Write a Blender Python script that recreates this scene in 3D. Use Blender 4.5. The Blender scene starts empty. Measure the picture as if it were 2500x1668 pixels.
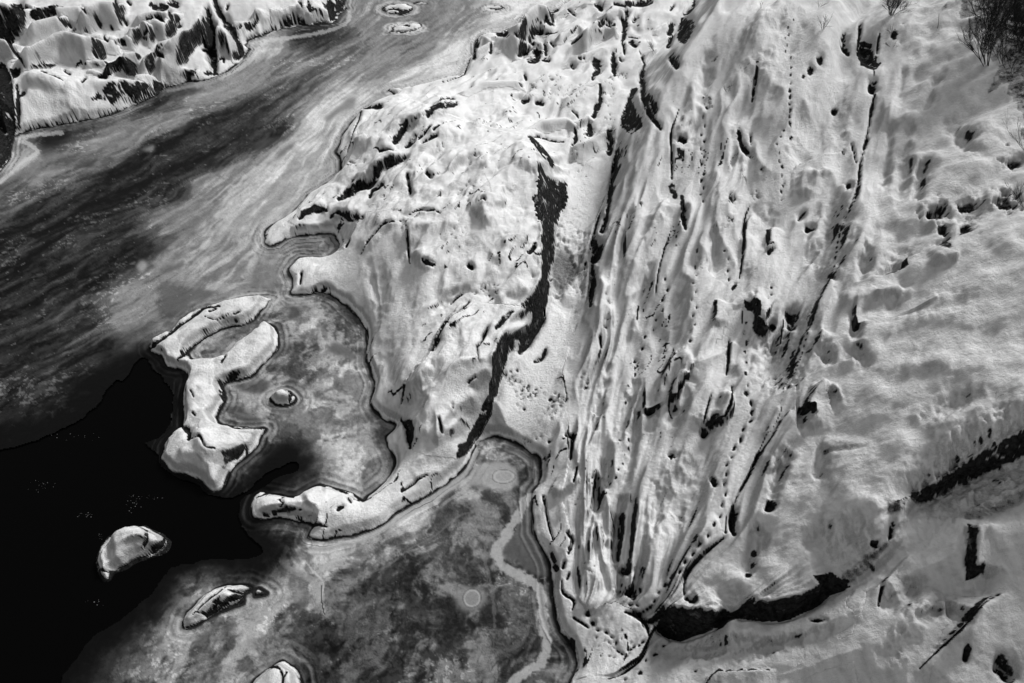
import bpy, math, random, time
import numpy as np
T0 = time.time()
rad = math.radians
scene = bpy.context.scene
COL = scene.collection

# ------------------------------------------------------------------ camera, sky, sun, exposure
CAM_H = 25.0; PITCH = rad(47.0); FPX = 1900.0; CX, CY = 1250.0, 834.0
cam_data = bpy.data.cameras.new("camera")
cam = bpy.data.objects.new("camera", cam_data); COL.objects.link(cam)
cam.location = (0, 0, CAM_H)
cam.rotation_euler = (math.pi/2 - PITCH, 0, 0)
cam_data.sensor_width = 36.0
cam_data.lens = 36.0*FPX/2500.0
cam_data.clip_end = 3000.0
scene.camera = cam

SUN_EL = 40.0; SUN_AZ = 46.0      # azimuth clockwise from +Y (straight away from the camera)
world = bpy.data.worlds.new("World"); scene.world = world; world.use_nodes = True
nt = world.node_tree; nt.nodes.clear()
wo = nt.nodes.new('ShaderNodeOutputWorld'); bg = nt.nodes.new('ShaderNodeBackground')
sky = nt.nodes.new('ShaderNodeTexSky'); sky.sky_type = 'NISHITA'; sky.sun_disc = False
sky.sun_elevation = rad(SUN_EL); sky.sun_rotation = rad(SUN_AZ)
hs = nt.nodes.new('ShaderNodeHueSaturation'); hs.inputs['Saturation'].default_value = 0.0   # grey overcast
nt.links.new(sky.outputs[0], hs.inputs['Color']); nt.links.new(hs.outputs[0], bg.inputs[0])
bg.inputs[1].default_value = 0.05
nt.links.new(bg.outputs[0], wo.inputs[0])
sd = bpy.data.lights.new("sun", 'SUN'); sd.energy = 2.2; sd.angle = rad(12); sd.color = (1, 1, 1)
so = bpy.data.objects.new("sun", sd); COL.objects.link(so)
so.rotation_euler = (rad(90-SUN_EL), 0, rad(180-SUN_AZ)); so.location = (0, 0, 60)
vs = scene.view_settings
vs.view_transform = 'Standard'; vs.look = 'None'; vs.gamma = 1.0; vs.use_curve_mapping = False
vs.exposure = 0.70

# ------------------------------------------------------------------ noise
_rng = np.random.RandomState(7)
_perm = _rng.permutation(256).astype(np.int32); _perm = np.concatenate([_perm, _perm])
_ang = _rng.rand(256)*2*np.pi
_gx = np.cos(_ang).astype(np.float32); _gy = np.sin(_ang).astype(np.float32)
def perlin(x, y, seed=0):
    x = np.asarray(x, np.float32)+seed*17.31; y = np.asarray(y, np.float32)+seed*5.77
    xf = np.floor(x); yf = np.floor(y)
    xi = xf.astype(np.int32) & 255; yi = yf.astype(np.int32) & 255
    fx = x-xf; fy = y-yf
    ux = fx*fx*fx*(fx*(fx*6-15)+10); uy = fy*fy*fy*(fy*(fy*6-15)+10)
    def g(ix, iy, dx, dy):
        h = _perm[_perm[ix & 255]+(iy & 255)]
        return _gx[h]*dx+_gy[h]*dy
    a = g(xi, yi, fx, fy); b = g(xi+1, yi, fx-1, fy)
    c = g(xi, yi+1, fx, fy-1); d = g(xi+1, yi+1, fx-1, fy-1)
    return ((a+(b-a)*ux)*(1-uy)+(c+(d-c)*ux)*uy)*1.5
def fbm(x, y, o=4, seed=0, g=0.5):
    s = 0; a = 1.0; t = 0
    for k in range(o):
        s = s+a*perlin(x*(2**k), y*(2**k), seed+k*3); t += a; a *= g
    return s/t
def sstep(a, b, x):
    t = np.clip((x-a)/(b-a), 0, 1); return t*t*(3-2*t)
def mix(a, b, t): return a+(b-a)*t

# ------------------------------------------------------------------ survey: sight lines from the viewpoint to the terrain
cp, sp_ = math.cos(PITCH), math.sin(PITCH)
def world_pt(u, v, h):
    u = np.asarray(u, float); v = np.asarray(v, float); h = np.asarray(h, float)
    a = (u-CX); b = -(v-CY)
    dx = a; dy = FPX*cp+b*sp_; dz = -FPX*sp_+b*cp
    t = (CAM_H-h)/(-dz)
    return dx*t, dy*t
def project(x, y, z):
    zz = z-CAM_H
    depth = y*cp-zz*sp_; up = y*sp_+zz*cp
    return CX+FPX*x/depth, CY-FPX*up/depth
DU = 2.5
U0, U1, V0, V1 = -480, 2930, -200, 2040
us = np.arange(U0, U1+1, DU); vv = np.arange(V0, V1+1, DU)
NX, NY = len(us), len(vv)
UG, VG = np.meshgrid(us, vv)
X, Y = world_pt(UG, VG, 0.0)
X = X.astype(np.float32); Y = Y.astype(np.float32)
UG = UG.astype(np.float32); VG = VG.astype(np.float32)
PPM = (FPX/(Y*cp+CAM_H*sp_)).astype(np.float32)          # pixels per metre on the ground

def to_grid(pts):                                        # (u,v,h) -> ground pixel coordinates
    p = np.array([(q[0], q[1], q[2] if len(q) > 2 else 0.0) for q in pts], float)
    x, y = world_pt(p[:, 0], p[:, 1], p[:, 2])
    gu, gv = project(x, y, 0.0)
    return gu, gv
def poly_mask(pts, PU, PV):
    """even-odd polygon test on coordinate arrays"""
    p = np.array([(q[0], q[1]) for q in pts], float)
    umin, vmin = p.min(0); umax, vmax = p.max(0)
    m = np.zeros(PU.shape, bool)
    sel = (PU >= umin) & (PU <= umax) & (PV >= vmin) & (PV <= vmax)
    rows = np.where(sel.any(1))[0]; cols = np.where(sel.any(0))[0]
    if not len(rows): return m
    r0, r1, c0, c1 = rows[0], rows[-1]+1, cols[0], cols[-1]+1
    pu = PU[r0:r1, c0:c1]; pv = PV[r0:r1, c0:c1]
    ins = np.zeros(pu.shape, bool)
    n = len(p)
    for i in range(n):
        x1, y1 = p[i]; x2, y2 = p[(i+1) % n]
        if y1 == y2: continue
        c = ((pv < y1) != (pv < y2))
        ins ^= c & (pu < (x2-x1)*(pv-y1)/(y2-y1)+x1)
    m[r0:r1, c0:c1] = ins
    return m
def curve(pts, n=3):
    """Catmull-Rom refinement of a traced line"""
    p = np.array([list(q) for q in pts], float)
    if len(p) < 3: return [tuple(q) for q in p]
    P = np.vstack([2*p[0]-p[1], p, 2*p[-1]-p[-2]])
    out = []
    for i in range(1, len(P)-2):
        for k in range(n):
            t = k/n
            out.append(tuple(0.5*((2*P[i])+(-P[i-1]+P[i+1])*t+(2*P[i-1]-5*P[i]+4*P[i+1]-P[i+2])*t*t+(-P[i-1]+3*P[i]-3*P[i+1]+P[i+2])*t**3)))
    out.append(tuple(p[-1])); return out
def ground_dist(pts, R, closed=True):
    """distance in metres on the ground plane to a traced line (pts in ground pixels)"""
    D = np.full(X.shape, 1e3, np.float32)
    x, y = world_pt([q[0] for q in pts], [q[1] for q in pts], 0.0)
    n = len(pts)
    for i in range(n if closed else n-1):
        j = (i+1) % n
        if pts[i][0] < U0-400 and pts[j][0] < U0-400: continue
        s = FPX/(max(min(y[i], y[j]), 3)*cp+CAM_H*sp_)*R/DU+3
        a0 = int((min(pts[i][0], pts[j][0])-U0)/DU-s); a1 = int((max(pts[i][0], pts[j][0])-U0)/DU+s)
        b0 = int((min(pts[i][1], pts[j][1])-V0)/DU-s); b1 = int((max(pts[i][1], pts[j][1])-V0)/DU+s)
        a0, b0 = max(a0, 0), max(b0, 0); a1, b1 = min(a1, NX), min(b1, NY)
        if a1 <= a0 or b1 <= b0: continue
        xs = X[b0:b1, a0:a1]-x[i]; ys = Y[b0:b1, a0:a1]-y[i]
        ex, ey = x[j]-x[i], y[j]-y[i]; L = ex*ex+ey*ey+1e-9
        t = np.clip((xs*ex+ys*ey)/L, 0, 1)
        d = np.sqrt((xs-t*ex)**2+(ys-t*ey)**2)
        D[b0:b1, a0:a1] = np.minimum(D[b0:b1, a0:a1], d)
    return D
def blur(A, r):
    """three box passes"""
    r = int(r)
    if r < 1: return A
    A = A.astype(np.float64)
    for _ in range(3):
        for ax in (0, 1):
            P = np.pad(A, [(r+1, r) if k == ax else (0, 0) for k in (0, 1)], mode='edge')
            C = np.cumsum(P, axis=ax)
            n = A.shape[ax]
            if ax == 0: A = (C[2*r+1:2*r+1+n]-C[:n])/(2*r+1)
            else: A = (C[:, 2*r+1:2*r+1+n]-C[:, :n])/(2*r+1)
    return A.astype(np.float32)
def relax(mask, val, iters=(400, 200, 120, 80, 50, 40)):
    """membrane through fixed values, coarse to fine"""
    pyr = [(mask.astype(np.float64), (val*mask).astype(np.float64))]
    while min(pyr[-1][0].shape) > 20 and len(pyr) < 7:
        m, v = pyr[-1]
        h, w = (m.shape[0]+1)//2*2, (m.shape[1]+1)//2*2
        mp = np.zeros((h, w)); vp = np.zeros((h, w)); mp[:m.shape[0], :m.shape[1]] = m; vp[:m.shape[0], :m.shape[1]] = v
        pyr.append((mp.reshape(h//2, 2, w//2, 2).sum((1, 3)), vp.reshape(h//2, 2, w//2, 2).sum((1, 3))))
    S = None
    for li, (m, v) in enumerate(reversed(pyr)):
        fix = m > 0; fv = np.where(fix, v/np.maximum(m, 1e-9), 0)
        if S is None: S = np.full(m.shape, fv[fix].mean())
        else:
            S = np.repeat(np.repeat(S, 2, 0), 2, 1)[:m.shape[0], :m.shape[1]]
        S = np.where(fix, fv, S)
        n = iters[min(li, len(iters)-1)]
        for _ in range(n):
            P = np.pad(S, 1, mode='edge')
            S = np.where(fix, fv, 0.25*(P[:-2, 1:-1]+P[2:, 1:-1]+P[1:-1, :-2]+P[1:-1, 2:]))
    return S
def up2(A):
    B = np.repeat(np.repeat(A, 2, 0), 2, 1)[:NY, :NX]
    if B.shape != (NY, NX): B = np.pad(B, [(0, NY-B.shape[0]), (0, NX-B.shape[1])], mode='edge')
    return blur(B, 1)
HY, HX = (NY+1)//2, (NX+1)//2
def raster_lines(lines, M, Vv):
    """lines of (u,v,h) -> constraint grids at half resolution"""
    for L in lines:
        p = np.array([(q[0], q[1], q[2]) for q in L], float)
        for i in range(max(len(p)-1, 1)):
            a = p[i]; b = p[min(i+1, len(p)-1)]
            n = int(max(abs(b[0]-a[0]), abs(b[1]-a[1]))/DU)+1
            for t in np.linspace(0, 1, n+1):
                q = a+(b-a)*t
                x, y = world_pt(q[0], q[1], q[2]); gu, gv = project(x, y, 0.0)
                i0 = int(round((gu-U0)/DU/2)); j0 = int(round((gv-V0)/DU/2))
                if 0 <= i0 < HX and 0 <= j0 < HY:
                    M[j0, i0] = True; Vv[j0, i0] = q[2]

# ------------------------------------------------------------------ traced outlines (image survey coordinates)
MAIN = [(1450,-160),(1420,-60),(1397,0),(1340,30),(1275,46),(1260,65),(1221,77),(1168,88),(1156,130),(1145,146),(1133,180),(1100,190),(1068,199),
 (1007,214),(984,218),(960,214),(945,222),(962,232),(958,242),(940,243),(934,250),(911,260),(888,268),(865,291),(838,326),(827,352),(819,375),(829,387),(832,405),(831,425),(797,448),
 (751,475),(728,506),(708,525),(666,548),(647,564),(645,578),(650,594),(659,601),(678,597),(716,578),(739,578),(780,573),(812,574),(821,584),(829,607),(808,628),
 (762,627),(731,630),(712,645),(705,664),(712,680),(714,691),(712,704),(708,716),(716,722),(740,722),(762,719),(789,717),(823,731),(861,762),(888,794),
 (898,826),(894,856),(896,886),(911,921),(915,944),(905,982),(911,1001),(946,1032),(966,1041),(953,1059),(944,1068),(946,1091),(965,1123),(959,1152),(942,1175),(896,1214),
 (886,1225),(869,1210),(850,1200),(823,1194),(800,1186),(783,1183),(766,1191),(740,1204),(716,1215),(689,1210),(660,1204),(636,1202),(620,1217),(611,1240),(613,1263),
 (628,1271),(670,1267),(720,1271),(762,1282),(758,1294),(751,1313),(770,1320),(800,1321),(838,1313),(877,1305),(934,1282),(965,1259),(1014,1229),(1068,1198),(1106,1168),
 (1137,1141),(1156,1106),(1165,1088),(1183,1074),(1206,1068),(1240,1074),(1275,1093),(1300,1108),(1317,1119),(1321,1152),(1317,1183),(1300,1200),(1298,1240),(1302,1282),
 (1309,1317),(1325,1344),(1344,1378),(1346,1413),(1348,1451),(1352,1489),(1367,1543),(1394,1574),(1405,1604),(1405,1635),(1390,1668),(1360,1800),(1340,2200),(4000,2200),(4000,-600),(1450,-600)]
CRESCENT = [(665,729),(651,727),(597,731),(536,746),(509,752),(479,764),(440,790),(414,813),(375,833),(364,848),(373,863),(394,875),(406,894),(430,903),(452,909),
 (456,924),(448,951),(446,990),(446,1039),(433,1055),(406,1078),(398,1104),(391,1125),(406,1141),(429,1160),(460,1162),(490,1179),(513,1202),(540,1200),(555,1175),(567,1150),
 (586,1129),(613,1106),(632,1087),(640,1065),(651,1047),(613,1045),(567,1043),(536,1032),(530,1016),(544,993),(553,974),(544,944),(575,932),(613,921),(643,894),
 (676,856),(680,821),(670,798),(655,790),(640,794),(620,810),(575,844),(548,871),(509,880),(471,880),(460,867),(475,848),(509,825),(555,804),(602,794),(628,775),(640,760),(651,741)]
PONDROCK = [(686,955),(705,954),(722,967),(720,986),(701,992),(680,991),(666,985),(658,974),(666,963)]
OVALROCK = [(352,1284),(375,1296),(394,1304),(403,1312),(414,1322),(413,1335),(398,1348),(368,1359),(329,1371),(300,1388),(276,1397),(268,1412),(252,1416),(240,1392),(237,1359),(249,1332),(262,1316),(276,1305),(318,1290)]
LOWROCK = [(555,1428),(580,1428),(609,1430),(618,1440),(600,1452),(594,1474),(562,1486),(536,1497),(512,1508),(490,1524),(470,1534),(450,1535),(444,1520),(452,1500),(467,1485),(498,1455),(525,1436)]
STONE_E = [(622,1446),(632,1438),(648,1444),(655,1450),(640,1456),(622,1456)]
BOTROCK = [(600,1700),(610,1672),(624,1655),(640,1642),(659,1627),(689,1614),(710,1624),(725,1636),(735,1654),(742,1680),(728,1720),(689,1740),(640,1730)]
BANK = [(1500,-600),(900,-100),(850,-20),(841,0),(845,22),(828,40),(820,52),(790,58),(728,65),(674,75),(640,90),(613,98),(597,111),(612,120),(608,128),(590,149),(567,169),(529,188),
 (500,196),(460,203),(406,215),(380,235),(364,245),(326,260),(287,276),(250,287),(211,295),(134,310),(90,318),(57,326),(36,334),(28,356),(24,383),(0,421),(-60,440),(-400,560),(-1500,800),(-1500,-600)]
PAN1 = [(934,25),(940,17),(953,11),(984,8),(1000,14),(1011,20),(1000,30),(990,36),(965,36),(945,33)]
PAN2 = [(951,80),(965,66),(990,59),(1020,57),(1033,60),(1025,70),(1000,78),(975,81)]
PAN3 = [(1010,9),(1022,5),(1040,6),(1048,11),(1030,14),(1014,13)]
PAN4 = [(1188,20),(1200,16),(1222,15),(1231,20),(1220,25),(1198,25)]
WATER = [(375,902),(352,875),(330,890),(300,930),(283,928),(262,955),(245,982),(222,1003),(199,1024),(160,1045),(115,1066),(60,1085),(0,1098),(-200,1140),(-1500,1300),(-1500,3000),(100,3000),(120,1800),(142,1668),
 (160,1640),(184,1612),(207,1577),(240,1548),(268,1528),(326,1489),(383,1432),(421,1386),(470,1372),(513,1363),(570,1366),(613,1363),(640,1350),(624,1330),(605,1313),(590,1282),(584,1250),(586,1225),
 (596,1212),(612,1205),(640,1190),(666,1176),(700,1158),(728,1141),(722,1128),(705,1133),(680,1148),(651,1160),(620,1187),(600,1200),(575,1212),(556,1216),(536,1215),(513,1210),(494,1198),(465,1176),(433,1170),(410,1152),(394,1141),(384,1125),(379,1110),(356,1087),(358,1080),(375,1070),
 (392,1060),(406,1048),(417,1024),(419,995),(417,970),(412,945),(402,928),(390,912)]

wu = UG+5*fbm(X*1.1, Y*1.1, 4, 11)+0.0; wv = VG+4*fbm(X*1.1, Y*1.1, 4, 23)
m_main = poly_mask(curve(MAIN, 2), wu, wv)
m_bank = poly_mask(curve(BANK, 2), wu, wv)
wu2 = UG+5.5*fbm(X*1.6, Y*1.6, 4, 31); wv2 = VG+4.5*fbm(X*1.6, Y*1.6, 4, 43)
isl = {'crescent': CRESCENT, 'pondrock': PONDROCK, 'oval': OVALROCK, 'lowrock': LOWROCK, 'stone': STONE_E, 'bottom': BOTROCK,
       'pan1': PAN1, 'pan2': PAN2, 'pan3': PAN3, 'pan4': PAN4}
m_isl = {k: poly_mask(curve(v, 3), wu2, wv2) for k, v in isl.items()}
m_bank &= ~m_main
land = m_main | m_bank
for k in m_isl: m_isl[k] &= ~land
for k in m_isl: land = land | m_isl[k]
wu3 = UG+14*fbm(X*0.9, Y*0.9, 5, 51, .6); wv3 = VG+9*fbm(X*0.9, Y*0.9, 5, 63, .6)
m_water = poly_mask(curve(WATER, 2), wu3, wv3) & ~land
print('masks', time.time()-T0)

# shoreline distance (metres) inside and outside
def remap(A, PUw, PVw):
    fi = np.clip((PUw-U0)/DU, 0, NX-1.001); fj = np.clip((PVw-V0)/DU, 0, NY-1.001)
    i = fi.astype(int); j = fj.astype(int); a = fi-i; b = fj-j
    return (A[j, i]*(1-a)+A[j, i+1]*a)*(1-b)+(A[j+1, i]*(1-a)+A[j+1, i+1]*a)*b
Dsh = ground_dist(curve(MAIN[:-5], 2), 2.6, False)
Dsh = np.minimum(Dsh, ground_dist(curve(BANK[1:-3], 2), 2.6, False))
Dsh = remap(np.minimum(Dsh, 8), wu, wv)
Dis = np.full(X.shape, 8.0, np.float32)
for k, p in isl.items(): Dis = np.minimum(Dis, ground_dist(curve(p, 3), 2.0, True))
Dsh = np.minimum(Dsh, remap(Dis, wu2, wv2))
Dwat = ground_dist([q for q in curve(WATER, 2) if q[0] > -300 and q[1] < 1900], 5.0, False)
Dwat = remap(np.minimum(Dwat, 12), wu3, wv3)+0.25*fbm(X*2, Y*2, 4, 71)
print('dist', time.time()-T0)

# ------------------------------------------------------------------ base relief through surveyed ridge, foot and spot heights
RELIEF = [
 # cliff along the right side of the middle outcrop: crest then foot
 [(1294,337,2.9),(1302,406,3.3),(1313,433,3.4),(1309,471,3.3),(1313,529,3.1),(1323,568,2.9),(1325,637,2.7),(1323,683,2.6),(1300,722,2.5),(1271,745,2.4)],
 [(1352,395,1.6),(1386,460,1.3),(1388,490,1.25),(1362,545,1.2),(1356,600,1.15),(1345,660,1.1),(1335,714,1.05),(1332,752,1.0),(1320,790,1.0),(1285,860,.95)],
 [(1271,748,2.3),(1240,790,2.2),(1225,830,2.2),(1204,871,2.3),(1205,913,2.3),(1194,955,2.3),(1178,985,2.2),(1160,1026,1.9),(1140,1064,1.5),(1118,1090,1.0)],
 [(1245,862,1.2),(1226,909,.9),(1207,970,.7),(1200,1008,.55),(1175,1055,.4),(1140,1106,.25)],
 # foot of the lower ridge on its left
 [(1145,737,2.1),(1091,794,1.75),(1060,848,1.5),(1030,894,1.3),(991,940,1.1),(980,982,.8),(990,1040,.6),(1002,1090,.5)],
 [(1155,760,2.3),(1110,800,2.2),(1085,850,2.2),(1060,900,2.1),(1030,950,1.9),(1010,1000,1.6),(1020,1060,1.2),(1060,1105,.8)],
 [(1150,880,2.7),(1120,950,2.5),(1100,1010,2.1),(1080,1060,1.5)],
 # big smooth slab facing the frozen pond
 [(830,560,.9),(880,625,1.3),(930,570,2.1),(985,545,2.5),(1030,548,2.7)],
 [(860,640,1.0),(900,700,1.0),(930,780,.9),(935,880,.7),(945,960,.55)],
 [(1050,600,2.7),(1060,680,2.5),(1040,740,2.2),(1010,780,1.9)],
 # top of the outcrop
 [(1290,360,3.1),(1240,390,3.2),(1200,430,3.3),(1180,480,3.4),(1200,560,3.1),(1230,620,2.9),(1260,680,2.8)],
 [(1150,430,2.9),(1100,500,2.9),(1080,560,2.9)],
 [(1045,287,1.9),(1076,248,2.3),(1118,252,2.1),(1160,270,1.5)],
 [(961,345,1.5),(985,307,2.0),(1045,285,2.2)],
 [(827,486,.8),(877,448,1.5),(930,405,1.9),(991,372,2.2),(1060,350,2.2),(1150,330,2.2)],
 [(840,495,.55),(890,475,.7),(945,430,1.3),(1000,400,1.7)],
 [(760,510,.5),(800,500,.8),(850,505,.8)],
 [(680,570,.3),(740,545,.55),(800,548,.8),(900,545,1.4),(960,500,2.0)],
 [(740,660,.4),(790,670,.55),(850,690,.7)],
 [(900,300,.9),(960,270,1.0)],[(860,340,.6),(900,380,1.0)],
 [(1000,250,.8),(1080,230,1.0),(1180,280,1.2),(1260,330,2.0)],
 [(1250,440,3.2),(1270,520,3.0)],
 # gully floor
 [(1560,90,1.9),(1520,160,1.75),(1500,230,1.65),(1490,300,1.55),(1440,400,1.45),(1440,470,1.35),(1410,560,1.25),(1390,640,1.2),(1380,720,1.1),(1350,800,1.05),(1320,880,.95),(1290,960,.8),(1250,1030,.45),(1215,1060,.2)],
 [(1420,440,1.4),(1470,440,1.45)],
 [(1330,900,.95),(1340,1000,.8),(1360,1080,.7),(1365,1180,.6)],
 # low tongue between pond and lower pool
 [(1000,1130,.5),(1060,1150,.45),(960,1200,.45),(900,1250,.5),(820,1230,.7),(760,1225,.8),(690,1235,.75),(640,1235,.55)],
 [(1100,1120,.5),(1140,1110,.3)],
 # upper mainland
 [(1450,0,1.8),(1560,-40,2.1),(1650,-60,2.2)],[(1400,60,1.4),(1450,110,1.5)],[(1600,60,2.0),(1560,40,2.0)],[(1300,140,1.0),(1400,170,1.3)],
 [(1200,215,.9),(1120,235,.7)],[(1320,260,1.4),(1400,270,1.5)],[(1190,160,.7),(1240,150,.8)],[(1500,-200,2.2),(1400,-150,1.4)],
 # foot of the big hillside
 [(1760,-140,2.4),(1696,-20,2.2),(1669,34,2.1),(1646,84,2.0),(1623,115,1.95),(1589,146,1.9),(1566,184,1.85),(1543,218,1.8),(1528,253,1.75),(1514,291,1.7),(1510,326,1.65),(1503,368,1.6),(1495,421,1.5),(1487,471,1.45),(1464,517,1.4),
  (1447,564,1.35),(1434,626,1.3),(1436,683,1.25),(1434,737,1.2),(1424,760,1.15),(1410,798,1.1),(1395,840,1.1),(1374,913,1.05),(1352,963,1.0)],
 [(1392,982,1.0),(1396,1066,.9),(1392,1137,.85),(1352,1221,.6),(1380,1300,.55),(1385,1400,.55),(1400,1480,.55),(1430,1540,.5)],
 # edge of the hillside
 [(1840,-140,7.6),(1760,-20,7.4),(1725,40,7.0),(1695,100,6.4),(1662,150,5.9),(1640,200,5.4),(1612,260,4.9),(1590,320,4.5),(1572,380,4.1),(1556,440,3.8),(1535,510,3.4),(1510,580,3.0),(1492,650,2.7),(1478,720,2.4),(1462,790,2.1),(1440,870,1.8),(1425,950,1.55)],
 [(1800,60,7.7),(1900,50,8.2),(2050,20,9.0),(2300,20,10.0),(2500,40,10.8),(2750,40,11.5)],
 [(1720,350,5.2),(1850,330,6.1),(2000,330,7.0),(2110,330,7.6)],[(2150,330,7.7),(2300,330,8.7),(2500,330,9.7),(2750,330,10.5)],
 [(1620,600,3.6),(1720,600,4.2),(1800,600,4.7)],[(1825,600,4.9),(1950,600,5.9),(2040,600,6.3)],[(2070,600,6.8),(2250,600,7.8),(2500,600,9.3),(2750,600,10.3)],
 [(1540,850,2.5),(1640,850,3.1),(1770,850,3.9),(1790,850,3.9),(1950,850,5.2)],[(1990,850,5.7),(2150,850,6.7),(2350,850,7.9),(2600,850,9.2),(2750,850,10)],
 [(1480,1080,1.5),(1580,1080,2.1),(1700,1080,2.9),(1850,1080,3.9)],[(1880,1080,4.4),(2050,1080,5.6),(2250,1050,7.0),(2500,980,8.4),(2750,950,9.6)],
 [(1450,1300,.9),(1560,1300,1.7),(1650,1320,2.4),(1760,1280,3.1)],[(1815,1260,3.6),(1900,1300,4.1),(2050,1280,5.2),(2150,1230,6.0)],
 [(1480,1440,.7),(1560,1450,1.2),(1600,1440,1.6),(1650,1400,2.2)],
 # crest over the cave and dark fissure, then the foot below it
 [(1605,1500,1.5),(1640,1476,2.0),(1677,1484,2.3),(1753,1500,2.7),(1800,1490,3.0),(1850,1465,3.3),(1900,1466,3.5),(1945,1458,3.7),(1990,1434,3.9),(2060,1400,4.4),(2130,1350,5.0),(2190,1282,5.6),(2194,1222,6.1),(2251,1186,6.5),(2328,1138,7.0),(2385,1098,7.4),(2500,1045,8.1),(2700,950,9.2)],
 [(1600,1536,.75),(1623,1556,.65),(1665,1574,.8),(1715,1552,1.3),(1791,1520,2.0),(1868,1522,2.5),(1925,1520,2.8),(1964,1500,3.0),(2002,1484,3.25),(2098,1455,3.8),(2150,1400,4.4),(2205,1330,5.0),(2222,1240,5.6),(2300,1200,6.0),(2400,1150,6.5),(2510,1105,7.2),(2700,1020,8.2)],
 # foreground slope
 [(1430,1620,.4),(1500,1600,.5),(1580,1600,.75),(1650,1640,1.1)],[(1750,1600,1.8),(1850,1600,2.4),(2000,1560,3.1),(2100,1500,3.7)],
 [(1750,1700,1.5),(1900,1700,2.1),(2100,1700,3.1),(2300,1700,4.0),(2500,1700,4.8),(2750,1700,5.6)],
 [(2200,1450,4.2),(2300,1380,5.2),(2340,1300,5.6)],[(2400,1300,6.2),(2500,1250,6.7),(2700,1150,7.6)],[(2330,1480,4.6),(2400,1500,5.1),(2550,1450,5.9)],
 # crack stepping down the middle of the hillside: lower side then upper side
 # islets
 [(655,738,.25),(600,750,.5),(540,765,.6),(480,790,.6),(430,825,.55),(400,845,.4)],[(420,880,.55),(480,910,.7),(520,930,.75),(580,900,.65),(630,860,.5),(655,815,.35)],
 [(480,960,.7),(500,1010,.7),(480,1050,.65),(540,1060,.6),(610,1065,.4)],[(440,1090,.8),(480,1110,.85),(540,1110,.75)],[(470,1140,.6),(520,1165,.4),(560,1130,.5)],
 [(693,970,.35)],[(280,1340,.75),(330,1310,.85),(355,1320,.8)],[(260,1385,.4),(340,1350,.5),(390,1325,.4)],
 [(560,1440,.35),(510,1465,.4),(480,1500,.3)],[(638,1448,.2)],[(660,1670,.5),(700,1660,.5),(690,1640,.4)],
 [(970,22,.35)],[(990,69,.1)],[(1030,10,.2)],[(1208,20,.12)],
 # left bank
 [(44,174,2.1),(80,176,2.2),(119,184,2.1),(157,199,1.9),(207,194,1.8),(250,196,1.7),(285,197,1.6)],
 [(45,163,1.6),(110,170,1.6),(160,185,1.5),(210,183,1.5),(260,185,1.4)],
 [(60,230,1.5),(150,240,1.35),(240,235,1.2),(290,240,.8)],[(50,290,.7),(150,285,.65),(220,275,.5)],
 [(0,140,1.7),(100,110,2.1),(250,70,2.4),(380,50,2.5)],[(0,60,2.5),(150,20,3.0),(300,-20,3.2),(450,-20,3.0),(600,-40,2.6),(800,-60,2.0)],
 [(350,150,1.2),(440,150,1.1),(490,170,.6)],[(600,80,.8),(700,50,1.0)],[(640,30,1.7),(760,20,1.1)],
 [(-200,150,2.4),(-450,200,3.2)],[(-450,-150,4.5),(0,-150,4.2),(400,-180,4),(900,-180,3)],
 [(0,300,.6),(20,330,.4)],[(-5,190,3.2),(-5,300,2.6),(-10,360,1.6)],[(-200,300,2.4),(-400,400,2)],
]
def far_scale(L):
    if L[0][0] < 100 and len(L) == 7 and L[0][2] == 2.1: return [(u, v, h*.85) for u, v, h in L]
    return [(u, v, h*(.6 if (u < 870 and v < 260) or u < 300 and v < 430 else 1.0)) for u, v, h in L]
RELIEF = [far_scale(L) for L in RELIEF]
RELIEF = [L+([(L[-1][0]+650, L[-1][1]-60, L[-1][2]*1.22)] if L[-1][0] >= 2600 else []) for L in RELIEF]
M = np.zeros((HY, HX), bool); Vc = np.zeros((HY, HX))
raster_lines(RELIEF, M, Vc)
lh = land[::2, ::2]
Vc[~lh] = 0.0; M |= ~lh
Hb = relax(M, Vc)
H = up2(Hb)
soft = blur(H, 7)
# soften the spot-height tents but keep the cliffs
gyy, gxx = np.gradient(H); steep = np.hypot(gxx*PPM/DU, gyy*PPM/DU*0.8)
keep = blur((steep > 1.1).astype(np.float32), 4)
H = mix(soft, blur(H, 1), np.clip(keep*2.2, 0, 1))
H = np.where(land, H, 0).astype(np.float32)
print('relief', time.time()-T0)

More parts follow.
